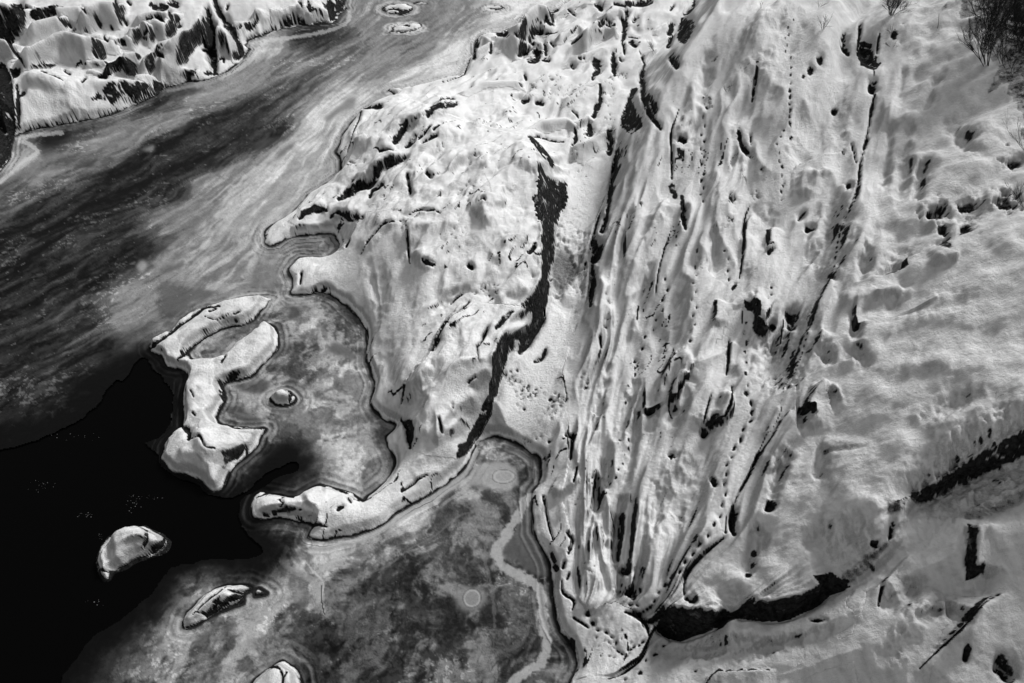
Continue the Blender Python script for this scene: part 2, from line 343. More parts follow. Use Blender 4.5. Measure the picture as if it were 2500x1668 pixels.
# ------------------------------------------------------------------ direction of the rock layers on the hillside
STRATA = [
 (0, [(1394,1500,.6),(1390,1127,.8),(1397,1000,1.0),(1434,760,1.2),(1436,600,1.3),(1489,471,1.5),(1516,290,1.7),(1600,140,1.9),(1696,-20,2.2)]),
 (1, [(1500,1480,.7),(1470,1250,1.1),(1500,1000,1.9),(1560,750,2.9),(1640,520,4.0),(1680,400,4.7),(1700,200,5.9),(1790,0,7.6)]),
 (2, [(1600,1480,1.5),(1610,1300,2.1),(1700,1050,3.1),(1780,800,4.2),(1815,650,4.7),(1830,500,5.2),(1850,300,6.2),(1930,0,8.4)]),
 (3, [(1669,1451,2.2),(1673,1413,2.4),(1688,1386,2.5),(1768,1313,3.2),(1788,1252,3.4),(1830,1156,3.8),(1868,1068,4.2),(1906,1005,4.6),(1914,944,4.8),(1945,898,5.0),(1964,848,5.4),(1983,760,5.8),(2014,702,6.1),(2033,664,6.3),(2044,607,6.5),(2056,553,6.7),(2094,452,7.1),(2106,375,7.4),(2125,291,7.8),(2136,161,8.4),(2148,20,9.2)]),
 (4, [(1800,1480,3.0),(1900,1350,3.9),(2000,1200,4.9),(2080,1050,5.8),(2170,900,6.7),(2220,700,7.4),(2260,500,8.0),(2290,300,8.7),(2320,0,10)]),
 (5.2, [(1950,1440,3.8),(2100,1330,5.0),(2190,1250,5.9),(2385,1118,7.2),(2500,1062,7.9),(2700,970,9)]),
 (6.4, [(1620,1600,.9),(1791,1540,2.0),(1950,1530,2.9),(2150,1450,4.2),(2300,1300,5.5),(2500,1180,6.9),(2750,1050,8)]),
 (8.0, [(1800,1700,1.6),(2100,1620,3.4),(2300,1520,4.7),(2500,1400,6.1),(2750,1250,7.5)]),
]
M2 = np.zeros((HY, HX), bool); V2 = np.zeros((HY, HX)); Vt = np.zeros((HY, HX))
for c, L in STRATA:
    m = np.zeros((HY, HX), bool); t = np.zeros((HY, HX)); raster_lines([curve(L, 3)], m, t)
    M2 |= m; V2[m] = c
SC = up2(relax(M2, V2, (300, 120, 60, 40, 24, 16)))
SC = blur(SC, 5)

# region of the hillside (right of its foot line)
PU, PV = project(X, Y, H)
HILL = [(1696,-400),(1700,-40),(1669,34),(1646,84),(1623,115),(1589,146),(1566,184),(1543,218),(1528,253),(1514,291),(1508,326),(1502,368),(1494,421),(1486,471),(1464,517),(1447,564),(1434,626),(1436,683),(1434,737),(1410,798),(1392,850),(1372,913),(1385,982),(1388,1137),(1370,1221),(1400,1336),(1402,1450),(1430,1500),(1500,1480),(1560,1505),(1600,1533),(1665,1574),(1791,1515),(1868,1518),(1925,1516),(2002,1482),(2098,1455),(2205,1330),(2222,1240),(2400,1150),(2510,1105),(3400,800),(3400,-400)]
m_hill = poly_mask(HILL, PU, PV) & m_main
FORE = [(1600,1533),(1665,1574),(1791,1515),(1868,1518),(1925,1516),(2002,1482),(2098,1455),(2205,1330),(2222,1240),(2400,1150),(2510,1105),(3400,800),(3400,2600),(1300,2600),(1400,1660),(1500,1650),(1560,1612),(1588,1556)]
m_fore = poly_mask(FORE, PU, PV) & m_main & ~m_hill
hw = blur(m_hill.astype(np.float32), 4); fw = blur(m_fore.astype(np.float32), 4)

# layered grooves and swells
along = Y*0.10
g1 = perlin(SC*2.3+0.5*perlin(X*.3, Y*.3, 5), along*2.0, 81)
g2 = 1-np.abs(perlin(SC*4.2+0.6*perlin(X*.4, Y*.4, 6), along*4.5, 82))*2.2
g3 = perlin(SC*9, along*7, 83)
strong = sstep(38, 30, Y)*sstep(2.4, 1.4, SC)
rightw = sstep(3.1, 3.6, SC)
gamp = mix(1.0, 0.42, rightw)*hw
g0 = perlin(SC*1.1+.3*perlin(X*.2, Y*.2, 7), along*.8, 79)
H = H+gamp*(0.60*g0+0.42*g1+mix(.12, .20, strong)*(g2-0.5)*sstep(-.5, .3, g1*0.4+perlin(X*.35, Y*.35, 9)+.1)+mix(.025, .07, strong)*g3+.05*fbm(SC*12, along*9, 3, 84))
valley = np.exp(-((SC-2.72)/.30)**2)*sstep(16, 20, Y)*sstep(-.5, .3, perlin(X*.2, Y*.12, 89)+.25)
H = H-hw*valley*.75
H = H+hw*rightw*(0.50*fbm(X*.45, Y*.45, 3, 85)+0.10*perlin(X*1.3, Y*1.3, 86))
H = H+fw*(0.12*perlin(SC*1.5, along*3, 87)+0.25*fbm(X*.5, Y*.5, 3, 88))
ow = (m_main & ~m_hill & ~m_fore).astype(np.float32)
bw = m_bank.astype(np.float32)
rough = np.clip(Dsh/1.2, 0, 1)*land
flat = poly_mask([(860,560),(985,560),(1040,640),(1060,700),(1010,800),(975,900),(940,980),(915,900),(905,800),(830,700),(780,640)], PU, PV)
gul = poly_mask([(1400,400),(1500,420),(1460,520),(1434,700),(1430,760),(1370,900),(1350,1000),(1300,1080),(1240,1070),(1180,1070),(1240,900),(1330,760),(1350,600)], PU, PV)
calm = 1-0.85*blur((flat | gul).astype(np.float32), 5)
def facets(a, b, seed, tilt=.9, k=.8):
    """broken rock: highest of randomly tilted planes in jittered cells"""
    ia = np.floor(a).astype(int); ib = np.floor(b).astype(int)
    best = np.full(a.shape, -9.0, np.float32)
    rr_ = np.random.RandomState(seed).rand(4, 512).astype(np.float32)
    for da in (-1, 0, 1):
        for db in (-1, 0, 1):
            h = (_perm[(_perm[(ia+da) & 255]+(ib+db)) & 255]+seed) & 511
            ca_ = ia+da+rr_[0][h]; cb_ = ib+db+rr_[1][h]
            x = a-ca_; y = b-cb_
            v = (rr_[2][h]-.5)*2*tilt*x+(rr_[3][h]-.5)*2*tilt*y-k*(x*x+y*y)
            best = np.maximum(best, v)
    return best
# outcrop layers run from lower left to upper right
ca = np.cos(rad(62)); sa = np.sin(rad(62))
sx = X*sa-Y*ca; sy = X*ca+Y*sa
ro = 1-np.abs(perlin(sx*1.1+0.3*perlin(X*.8, Y*.8, 91), sy*0.38, 92))*2
ro2 = fbm(sx*2.2, sy*0.9, 3, 93)
H = H+ow*rough*calm*(0.20*(ro-.5)*sstep(-.3, .3, perlin(X*.3, Y*.3, 98)+.1)+0.10*ro2)
wx = .25*fbm(X*.8, Y*.8, 3, 111); wy = .25*fbm(X*.8, Y*.8, 3, 112)
fa = facets(sx*.62+wx, sy*.34+wy, 21); fb = facets(sx*1.5+wx*2, sy*.9+wy*2, 22)
H = H+ow*rough*calm*(.55*(fa+.2)+.16*(fb+.2))
H = H+bw*rough*(0.12*fbm(X*.35, Y*.35, 4, 95)+.30*(facets(X*.5+wx, Y*.5+wy, 23)+.2))
H = H+hw*strong*.10*facets(SC*3.2+wx, along*2.5+wy, 24)
H = H+land*rough*(1-hw*.5)*0.03*fbm(X*2.5, Y*2.5, 3, 97)
im = land & ~m_main & ~m_bank
H = H+im*rough*(.10*fbm(X*1.3, Y*1.3, 3, 99)+.08*np.abs(perlin(X*1.1+Y*.6, Y*1.4, 100)))
H = H.astype(np.float32)
print('layers', time.time()-T0)

# ------------------------------------------------------------------ boulders: faceted blocks that stand in the drifts
# name key, crest as survey points, height over the ground, front/back/right/left steepness, bare rock share
B = []
def block(c, z0, h, sf=1.2, sb=.8, sr=4.0, sl=1.2, bare=0.0, lab=None, w=None, k=.22): B.append((c, z0, h, sf, sb, sr, sl, bare, lab, w, k))
# left bank
block([(80,17),(127,8)], 2.9, 1.0, 3.0, .8, 3.5, 1.0, .6, 'snow-topped dark boulder wedged at the upper left of the far bank')
block([(138,22),(192,17)], 2.6, .9, .9, .6, 1.5, 1.6, 0, 'pale rounded slab just right of the dark wedge boulder, far bank')
block([(205,17),(240,6),(276,4)], 2.6, 1.5, 1.1, .6, 5, 1.2, 0, 'broad grey boulder with a black upright right edge near the top of the far bank')
block([(192,46),(234,43)], 2.3, .8, 1.1, .6, 4, 1.3, 0, 'low snow-covered boulder with a small black notch on its right')
block([(80,54),(142,38)], 2.4, 1.1, .9, .7, 3, .9, 0, 'long tilted slab under the boulders at the upper left')
block([(66,112),(125,84),(153,77),(203,92),(222,90)], 1.7, 2.0, .95, .8, 5, 1.0, 0, 'largest smooth snow-covered boulder of the far bank, broad grey face')
block([(232,90),(258,88)], 1.9, .8, 1.5, .6, 4, 1.0, 0, 'small block leaning on the right of the largest far bank boulder')
block([(238,106),(276,101)], 1.6, .9, .8, .6, 2, 1.0, 0, 'flat sloping slab right of the largest far bank boulder')
block([(270,91),(316,91)], 1.8, .8, 1.2, .6, 3, 1.5, .0, 'snow-capped boulder with a dark hollow in its front')
block([(322,66),(345,49),(356,57)], 1.9, 1.3, 1.1, .9, 5, 1.1, 0, 'pointed grey boulder in the middle of the far bank')
block([(358,46),(398,50)], 2.0, 1.0, 1.0, .6, 2.5, 2.5, .25, 'boulder with broken dark ledges on top, far bank')
block([(336,38),(380,24),(408,29)], 2.2, 1.0, 1.6, .6, 3, 1.2, .0, 'long snowy ridge of rock behind the ledged boulder')
block([(410,94),(448,67),(490,27)], 1.4, 1.9, .85, 1.2, 6, 1.4, 0, 'large tilted slab left of the black upright fissure')
block([(358,132),(381,106),(446,91)], 1.1, 1.3, .9, .6, 4, 1.2, .15, 'wide snowy boulder above the shore with a streak of dark rock')
block([(518,60),(545,46),(566,72)], 1.0, 1.9, 1.3, 1.2, 4, 5, 0, 'rounded grey boulder standing between two black fissures')
block([(302,129),(328,124)], 1.5, 1.1, 1.3, 1.2, 3.5, 1.6, .15, 'round white boulder with a black right side, by the shore rocks')
block([(262,150),(290,135),(303,145)], 1.4, 1.3, 3.2, 1.2, 4, 1.6, .95, 'bare black pointed boulder at the middle of the far bank')
block([(207,150),(250,145)], 1.5, .8, 2.0, 1.2, 3, 3, .3, 'flat-topped snowy block left of the bare black boulder')
block([(186,152),(196,149)], 1.5, .7, 4, 2, 4, 4, .8, 'narrow upright black stone on the far bank')
block([(215,171),(242,176)], 1.5, .4, 2.2, 1.2, 3, 1.6, .3, 'small snow-topped stone below the flat block')
block([(78,163),(112,155)], 1.6, .8, 4, 1.0, 3, 1.2, .8, 'wedge of black rock with a thin snow cap above the smooth slab')
block([(55,166),(72,163)], 1.6, .5, 2.5, 1.0, 2, 2, .4, 'small snow-capped stone at the left end of the smooth slab')
block([(-4,4),(22,4)], 2.7, 2.4, 3.0, .8, 4, 1.2, 0, 'tall grey block cut by the left edge at the top')
block([(60,7),(78,11)], 2.8, .5, 2.2, 1.2, 2, 2, .3, 'small snowy stone above the dark hollow at upper left')
block([(60,27),(76,29)], 2.5, .6, 1.6, 1.2, 2, 2, .0, 'small round stone left of its twin beneath the wedge boulder')
block([(84,30),(108,35)], 2.5, .6, 1.6, 1.2, 2, 2, .0, 'small round stone right of its twin beneath the wedge boulder')
block([(66,47),(82,47)], 2.4, .5, 1.6, 1.2, 2, 2, .0, 'pale stone half buried below the two small round stones')
block([(20,66),(34,64)], 2.2, .9, 2.5, 1.2, 3, 3, .5, 'dark oval stone standing at the left of the far bank')
block([(-4,94),(16,98)], 1.8, 1.6, 1.8, 1.0, 4, 1.2, 0, 'snowy block at the left edge of the photo below the tall one')
block([(34,118),(44,117)], 1.7, .5, 2.5, 1.5, 3, 3, .3, 'upper small stone of the rubble at the left')
block([(42,130),(60,131)], 1.7, .4, 2, 1.5, 2, 2, .2, 'middle small stone of the rubble at the left')
block([(28,149),(50,151)], 1.6, .4, 2, 1.5, 2, 2, .4, 'lower flat stone of the rubble at the left')
block([(296,192),(340,196),(378,189),(402,200)], .9, .9, 1.4, 1.0, 5, 1.0, .45, 'jagged dark rock with broken ledges at the water line of the far bank')
block([(330,184),(352,180)], 1.1, .5, 1.5, 1.0, 2, 2, .2, 'small snowy stone behind the jagged shore rock')
block([(584,34),(607,6),(638,12)], 1.7, 1.4, .9, .9, 2, 1.0, 0, 'grey faced boulder near the top right of the far bank')
block([(668,12),(715,0)], 1.4, 1.4, .7, .7, 2, 1.4, 0, 'smooth white hump of rock near the top right of the far bank')
block([(690,48),(724,38),(748,48)], .8, .8, 1.8, 1.0, 2, 1.6, .85, 'ragged black ledge above the shore at the upper right of the far bank')
block([(752,4),(778,0)], 1.5, .9, 2.5, 1.0, 3, 2, .2, 'snow-capped stone left of the black block')
block([(798,2),(834,-4)], 1.2, 1.8, 5, 1.0, 4, 3, .95, 'black upright block of rock at the end of the far bank')
block([(596,51),(606,47)], 1.0, .6, 2.5, 1.2, 3, 2, .6, 'small black stone nearest the big fissure')
block([(609,67),(620,64)], .9, .5, 2.5, 1.2, 3, 2, .6, 'small black stone closest to the shore ice')
block([(624,40),(631,38)], 1.1, .7, 3, 1.2, 4, 3, .6, 'thin upright black stone on the snowy bank')
block([(440,168),(470,166)], .5, .5, 1.2, 1.2, 2, 1.2, .2, 'low lump of rock just above the shore ice')
block([(40,300),(60,296)], .4, .2, 1.2, 1.2, 2, 1.2, .0, 'low snow lump beside the black cleft at the left')
# upper middle cluster
block([(1268,58),(1285,26),(1314,10),(1338,15)], 1.0, 1.9, .85, 1.0, 2.6, 1.1, .1, 'big rounded boulder next to the ice at the top of the near shore')
block([(1368,82),(1411,58),(1422,66)], 1.2, 1.2, .8, 1.6, 3, 2, 0, 'flat tilted slab left of the tall grey boulder')
block([(1436,68),(1446,54),(1477,42),(1502,55)], 1.3, 2.1, .95, 1.4, 5, 1.3, .05, 'tall grey boulder with a black patch under its snow cap')
block([(1480,32),(1508,20),(1526,27)], 1.6, 1.4, 1.0, 1.0, 5, 1.4, .0, 'boulder behind the tall grey one with a black right side')
block([(1536,38),(1550,42)], 1.7, .7, 1.5, 1.0, 4, 1.5, .1, 'small boulder right of the black-sided one')
block([(1164,92),(1180,86),(1198,100)], .4, .7, 1.0, .8, 3, 2, .05, 'white block at the left end of the shore cluster')
block([(1160,122),(1195,106)], .4, .6, 1.6, .8, 3, 3, .1, 'flat stone below the leftmost block of the shore cluster')
block([(1218,127),(1237,117),(1256,130)], .6, .6, 1.5, 1.0, 2, 1.4, 0, 'grey triangular stone in the middle of the shore cluster')
block([(1264,115),(1284,105)], .7, .8, 1.6, 1.0, 4, 1.4, .15, 'snow-topped stone with black right side in the shore cluster')
block([(1290,128),(1308,117),(1326,128)], .6, .8, 3.0, 1.0, 3, 2, .55, 'dark stone with rounded snow cap, lowest of the shore cluster')
block([(1302,98),(1328,108)], .8, .9, 1.1, 1.0, 5, 1.6, .1, 'tall snowy stone at the right of the shore cluster')
block([(1220,78),(1234,71),(1245,80)], .5, .5, 2.5, 1.0, 3, 2, .6, 'small dark stone on the edge of the ice behind the cluster')
block([(1350,100),(1366,97)], .9, .4, 1.5, 1.0, 3, 2, .2, 'small snowy ledge below the big rounded boulder')
block([(1360,128),(1416,101),(1452,112)], 1.0, .8, .9, .9, 2, 1.0, 0, 'broad low boulder under the tilted slab')
block([(1418,137),(1470,118),(1488,128)], 1.1, 1.3, .95, .8, 5, .8, .1, 'humped boulder with two black slots in its right face')
block([(1390,238),(1431,207),(1457,199),(1468,208)], 1.2, 1.2, .75, 1.0, 5, 1.0, 0, 'smooth white slab with a black broken right edge beside the gully')
block([(1288,322),(1324,299),(1385,292),(1407,308)], 1.6, 1.0, 1.0, .6, 4, 1.0, 0, 'rounded grey slab above the dark triangular face')
block([(1412,300),(1432,285),(1448,290)], 1.4, .9, 1.4, .8, 4, 1.2, .1, 'dark edged boulder at the left of the gully path')
block([(1422,352),(1482,319),(1492,320)], 1.35, 1.5, .8, 1.4, 6, 1.0, 0, 'triangular slab standing in the gully with a black right face')
block([(1134,226),(1178,203),(1271,200)], .8, 1.1, .75, .8, 1.6, 1.0, 0, 'wide grey sloping slab on the upper part of the near shore')
block([(1304,208),(1358,206)], 1.1, .6, .8, .6, 1.2, 1.2, 0, 'low grey slab among the tracks')
block([(1534,140),(1562,122),(1572,140)], 1.6, 1.0, 1.1, 1.2, 5, 1.2, 0, 'snowy pyramid stone at the foot of the cliff')
block([(1602,74),(1637,51),(1646,58)], 1.8, 1.1, 1.2, 1.2, 5, 1.2, .1, 'grey stone with a black right side leaning at the cliff top of the gully')
block([(1640,12),(1652,6),(1676,14)], 2.0, .7, 1.4, 1.2, 3, 2.5, .1, 'rounded stone at the top edge left of the cliff')
block([(2392,1272),(2404,1268),(2520,1235)], 5.8, .45, .78, 1.1, 1, .9, 0, 'large smooth snow-covered block at the right edge with a black upright left face')
block([(2385,1490),(2430,1466),(2520,1452)], 4.75, .55, .95, .8, 1, 1.1, 0, 'big rounded grey rock filling the bottom right corner')
block([(2110,1556),(2174,1526),(2200,1530)], 3.3, .55, .7, .5, 1.2, .8, 0, 'low rounded rock hump in the middle of the foreground slope')
block([(2250,1490),(2289,1470),(2306,1478)], 4.5, .45, .8, .5, 1.2, .8, 0, 'small rounded rock hump above the larger one on the foreground slope')
block([(2100,1458),(2150,1436)], 3.7, .4, .5, .5, 3, 1.0, 0, 'small snowy step of rock at the right end of the black cave')
for i, (a, b) in enumerate([(1560,30),(1590,55),(1575,78),(1610,35),(1545,95),(1600,100),(1620,12),(1580,15),(1548,62),(1470,12),(1440,5),(1550,108)]):
    block([(a-7, b+2), (a+8, b)], 1.8, .4+.12*(i % 3), 1.1, .8, 1.6, 1.3, 0,
      ['small snow mound in the top gully, right below the black band', 'rounded snow mound in the centre of the top gully', 'snow mound above the small bush', 'snow mound nearest the rounded top stone',
       'dark sided snow lump left of the tracks','snow lump just above the bush on the rock','snow mound at the very top left of the cliff','snow mound touching the dark band at the top',
       'snow lump right of the small black-sided boulder','snowy stone at the top edge over the tilted slab','snowy stone at the top edge near the ice','lowest lump of the top gully'][i])

RID = np.full(X.shape, -1, np.int32)
BARE = np.zeros(X.shape, np.float32)
def wobble(s): return 0.09*perlin(X*1.7, Y*1.7, s)
wob = [wobble(s) for s in (101, 102, 103, 104)]
Hland = H.copy()
rb = random.Random(5)
for bi, (c, z0, h, sf, sb, sr, sl, bare, lab, w, kk) in enumerate(B):
    fs = .72 if c[0][0] < 1000 else (.8 if c[0][0] < 1700 else 1.0)
    if c[0][0] < 1000: sf *= 1.35
    z0 *= fs; h *= fs
    gu, gv = to_grid([(u, v, z0+h) for u, v in c])
    cxs, cys = world_pt([q[0] for q in c], [q[1] for q in c], z0+h)
    reach = (h+1.0)/min(sf, sb, sl, 1.0)+.5
    s = FPX/(min(cys)*cp+CAM_H*sp_)*reach/DU
    a0 = max(int((gu.min()-U0)/DU-s), 0); a1 = min(int((gu.max()-U0)/DU+s), NX)
    b0 = max(int((gv.min()-V0)/DU-s), 0); b1 = min(int((gv.max()-V0)/DU+s*1.4), NY)
    if a1 <= a0 or b1 <= b0: continue
    sl_ = (slice(b0, b1), slice(a0, a1))
    wb = wob[bi % 4][sl_]*min(h, 1.2); wb2 = wob[(bi+1) % 4][sl_]*min(h, 1.2)
    x = X[sl_]+wb; y = Y[sl_]+wb2
    cxm = np.interp(x, cxs, cys)
    jit = [rb.uniform(-.25, .25) for _ in range(3)]
    dxr = np.maximum(x-cxs[-1]-jit[0]*.4*(y-cys[-1]), 0); dxl = np.maximum(cxs[0]-x+jit[1]*.5*(y-cys[0]), 0)
    dy = y-cxm+jit[2]*(x-cxs.mean())*.3
    cut = np.maximum(dy*sb, -dy*sf)
    top = h+z0-np.maximum(0, cut-.04)
    top = np.minimum(top, z0+h-dxr*sr); top = np.minimum(top, z0+h-dxl*sl)
    # chamfers
    top = np.minimum(top, z0+h+.25-(dxr*1.0+np.maximum(-dy, 0)*sf*.8)*1.3)
    top = np.minimum(top, z0+h+.35-(dxl*sl*.8+np.maximum(-dy, 0)*sf*.9)*1.1)
    top = top+0.05*h*wob[(bi+2) % 4][sl_]*3
    base = H[sl_]
    k = kk*.6
    d = top-base
    sm = np.where(d > k, top, np.where(d < -k, base, base+(d+k)**2/(4*k)))
    own = d > 0
    ok = land[sl_]
    H[sl_] = np.where(ok, sm, base)
    RID[sl_] = np.where(own & ok, bi, RID[sl_])
    BARE[sl_] = np.where(own & ok, bare, BARE[sl_])
print('blocks', time.time()-T0)

# snow bank edge along the shore
CY_ = np.abs(np.gradient(Y, axis=0))
lipw = np.maximum(.12, 2.6*CY_)
imf = (land & ~m_main & ~m_bank)
shelf = .26*sstep(0, .30, Dsh+.10*fbm(X*2.2, Y*2.2, 3, 207))+.20*(facets(X*.9+wx*2, Y*.9+wy*2, 27)+.3)*sstep(.1, .5, Dsh)
H = np.where(imf & (VG < 1075) & (VG > 120), H*.30+shelf, np.where(imf & (VG > 120), H*.75+shelf*.6, H))
lip = land*0.10*sstep(0.0, 1.0, Dsh/lipw)
far = sstep(33, 40, Y)
H = mix(H, blur(H, 1), .55*far*land)
H = np.where(Dsh < 3, np.minimum(H, .02+1.2*Dsh), H)
H = np.where(land, np.maximum(H, 0)*sstep(-.01, 1.0, Dsh/np.maximum(.3, 3*CY_))+lip, 0).astype(np.float32)
lnd = blur(land.astype(np.float32), 1)

# ------------------------------------------------------------------ lookup from survey pixel to grid cell
PU, PV = project(X, Y, H)
LW, LH = 640, 430
LOOK = -np.ones((LH, LW), np.int64)
iu = np.round(PU/4).astype(int)+5; iv = np.round(PV/4).astype(int)+5
ok = (iu >= 0) & (iu < LW) & (iv >= 0) & (iv < LH)
idx = np.arange(NX*NY).reshape(NY, NX)
LOOK[iv[ok], iu[ok]] = idx[ok]           # rows run from far to near, so the near surface wins
for _ in range(25):
    hole = LOOK < 0
    if not hole.any(): break
    for sh, ax in ((1, 0), (-1, 0), (1, 1), (-1, 1)):
        r = np.roll(LOOK, sh, ax); f = (LOOK < 0) & (r >= 0); LOOK[f] = r[f]
def cell(u, v):
    k = LOOK[min(max(int(round(v/4))+5, 0), LH-1), min(max(int(round(u/4))+5, 0), LW-1)]
    return k//NX, k % NX
ROCK = np.zeros(X.shape, np.float32)
dH = np.zeros(X.shape, np.float32)
nz1 = fbm(X*3.2+H*2.3, Y*3.2-H*2.6, 4, 120, .65); nz2 = fbm(X*1.2+H*.9, Y*1.2-H*1.1, 3, 125, .6)
def stroke(pts, w, depth=0.0, rock=1.0, jag=0.9, curved=True, wide=1.6, only=None):
    """a fissure, dark ledge or groove along a traced line; w = width in survey pixels"""
    p = curve(pts, 3) if curved else pts
    acc = np.concatenate([[0], np.cumsum([math.hypot(p[k+1][0]-p[k][0], p[k+1][1]-p[k][1]) for k in range(len(p)-1)])]); LT = max(acc[-1], 1e-3)
    fur = rock <= 0
    w0 = w; depth0 = depth
    for i in range(len(p)-1):
        (u1, v1), (u2, v2) = p[i][:2], p[i+1][:2]
        am = (acc[i]+acc[i+1])*.5/LT; tp = min(1, am/(.45 if fur else .3), (1-am)/(.45 if fur else .3))
        w = w0*(.45+.55*tp**.6) if not fur else w0*(.7+.3*tp); depth = depth0*(tp if fur else .3+.7*tp)
        j1, i1 = cell(u1, v1); j2, i2 = cell(u2, v2)
        if abs(j1-j2) > 160 or abs(i1-i2) > 160: j2, i2 = j1, i1
        r = int(w*2.2/DU)+6
        b0, b1 = max(min(j1, j2)-r, 0), min(max(j1, j2)+r, NY); a0, a1 = max(min(i1, i2)-r, 0), min(max(i1, i2)+r, NX)
        s = (slice(b0, b1), slice(a0, a1))
        q = w*.35 if fur else min(w*.25, 3)
        pu = PU[s]-u1+q*nz2[s]*1.5; pv = PV[s]-v1+q*nz1[s]*1.5; ex, ey = u2-u1, v2-v1; L = ex*ex+ey*ey+1e-6
        t = np.clip((pu*ex+pv*ey)/L, 0, 1)
        d = np.hypot(pu-t*ex, pv-t*ey)
        ww = w*.5*(1+jag*nz1[s]+.8*jag*np.minimum(nz2[s], 0.1))
        if rock > 0:
            rk = rock*(1-sstep(.65, 1.45, d/np.maximum(ww, .6)))
            ROCK[s] = np.maximum(ROCK[s], rk)
        if depth: 
            dd = -depth*np.exp(-(d/(w*.5*wide))**2)
            dH[s] = np.minimum(dH[s], dd) if depth > 0 else np.maximum(dH[s], dd)
RDG = np.zeros(X.shape, np.float32)
def ridge(pts, h, wl, wr):
    """snow-smoothed ledge: gentle on the left of the line of travel, steep on its right (widths in survey pixels)"""
    p = curve(pts, 3)
    acc = np.concatenate([[0], np.cumsum([math.hypot(p[k+1][0]-p[k][0], p[k+1][1]-p[k][1]) for k in range(len(p)-1)])]); LT = max(acc[-1], 1e-3)
    js, is_ = zip(*[cell(q[0], q[1]) for q in p])
    r = int(max(wl, wr)*2/DU)+8
    b0, b1 = max(min(js)-r, 0), min(max(js)+r, NY); a0, a1 = max(min(is_)-r, 0), min(max(is_)+r, NX)
    s = (slice(b0, b1), slice(a0, a1))
    D = np.full(PU[s].shape, 1e4, np.float32); S = np.zeros_like(D); T = np.zeros_like(D)
    qn = min(wl, 40)*.22
    bu = PU[s]+qn*nz2[s]; bv = PV[s]+qn*nz1[s]
    for i in range(len(p)-1):
        (u1, v1), (u2, v2) = p[i][:2], p[i+1][:2]
        pu = bu-u1; pv = bv-v1; ex, ey = u2-u1, v2-v1; L = ex*ex+ey*ey+1e-6
        t = np.clip((pu*ex+pv*ey)/L, 0, 1)
        d = np.hypot(pu-t*ex, pv-t*ey); sd_ = np.sign(ex*pv-ey*pu)
        m = d < D; D[m] = d[m]; S[m] = sd_[m]; T[m] = ((acc[i]+t*math.sqrt(L))/LT)[m]
    tap = np.clip(np.minimum(T, 1-T)/.22, 0, 1); tap = tap*tap*(3-2*tap)
    prof = np.where(S < 0, np.exp(-(D/wl)**2*1.2), np.clip(1-D/wr, 0, 1)**1.2)
    RDG[s] += h*tap*prof
def patch(pts, rock=1.0, depth=0.0, jag=5.0, holes=0.0):
    ju = PU+jag*nz1*1.4; jv = PV+jag*nz2*1.2
    m = poly_mask(pts, ju, jv)
    if holes: m &= (nz1+.5*nz2) < holes
    ROCK[m] = np.maximum(ROCK[m], rock)
    if depth:
        f = blur(m.astype(np.float32), 2); dH[:] = np.minimum(dH, -depth*f)
def pit(u, v, rx, ry, depth, rock=0.9, ang=0):
    j, i = cell(u, v); r = int(max(rx, ry)*2.6/DU)+6
    s = (slice(max(j-r, 0), min(j+r, NY)), slice(max(i-r, 0), min(i+r, NX)))
    a = PU[s]-u; b = PV[s]-v; ca_, sa_ = math.cos(rad(ang)), math.sin(rad(ang))
    q = np.hypot((a*ca_+b*sa_)/rx, (b*ca_-a*sa_)/ry)*(1+.9*nz1[s]+.5*nz2[s])
    dH[s] = np.minimum(dH[s], -depth*np.exp(-(q*.85)**2))
    if rock > 0: ROCK[s] = np.maximum(ROCK[s], rock*(1-sstep(.7, 1.1, q)))

# black cave and fissure below the hillside
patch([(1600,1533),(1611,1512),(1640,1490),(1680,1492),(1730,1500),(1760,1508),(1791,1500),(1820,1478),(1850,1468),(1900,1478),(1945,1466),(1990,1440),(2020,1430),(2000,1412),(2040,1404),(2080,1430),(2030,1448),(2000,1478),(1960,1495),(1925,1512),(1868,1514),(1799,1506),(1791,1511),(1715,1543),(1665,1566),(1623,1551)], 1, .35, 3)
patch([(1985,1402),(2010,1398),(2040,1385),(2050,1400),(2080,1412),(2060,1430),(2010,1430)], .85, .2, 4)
# cliff of the outcrop
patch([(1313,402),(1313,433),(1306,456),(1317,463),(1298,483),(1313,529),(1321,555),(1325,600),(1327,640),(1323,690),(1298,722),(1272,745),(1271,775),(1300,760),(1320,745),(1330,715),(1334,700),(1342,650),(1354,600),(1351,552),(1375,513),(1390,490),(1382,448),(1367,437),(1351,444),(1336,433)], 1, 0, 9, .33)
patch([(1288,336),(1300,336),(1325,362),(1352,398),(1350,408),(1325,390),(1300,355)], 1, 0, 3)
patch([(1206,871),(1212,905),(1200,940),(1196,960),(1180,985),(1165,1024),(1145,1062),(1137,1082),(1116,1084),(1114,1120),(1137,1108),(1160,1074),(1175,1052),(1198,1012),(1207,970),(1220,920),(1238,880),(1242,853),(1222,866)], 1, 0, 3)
stroke([(1210,806),(1230,785),(1252,768)], 9, .15); stroke([(1272,858),(1292,825),(1309,798),(1328,775)], 15, .3); stroke([(1306,882),(1322,872),(1332,852)], 9, .2)
stroke([(1145,737),(1120,765),(1091,794),(1060,848),(1030,894),(991,940),(980,982)], 5, .35, .8); stroke([(1056,862),(1068,842)], 13, .2)
stroke([(980,1025),(996,1042),(1000,1090)], 10, .25); stroke([(1105,990),(1108,1010)], 4, .1)
stroke([(1165,845),(1180,822),(1190,800)], 5, .2, .7); stroke([(1165,850),(1170,880)], 3, .1, .7)
stroke([(1183,425),(1195,450),(1200,480)], 3, 0, .3)
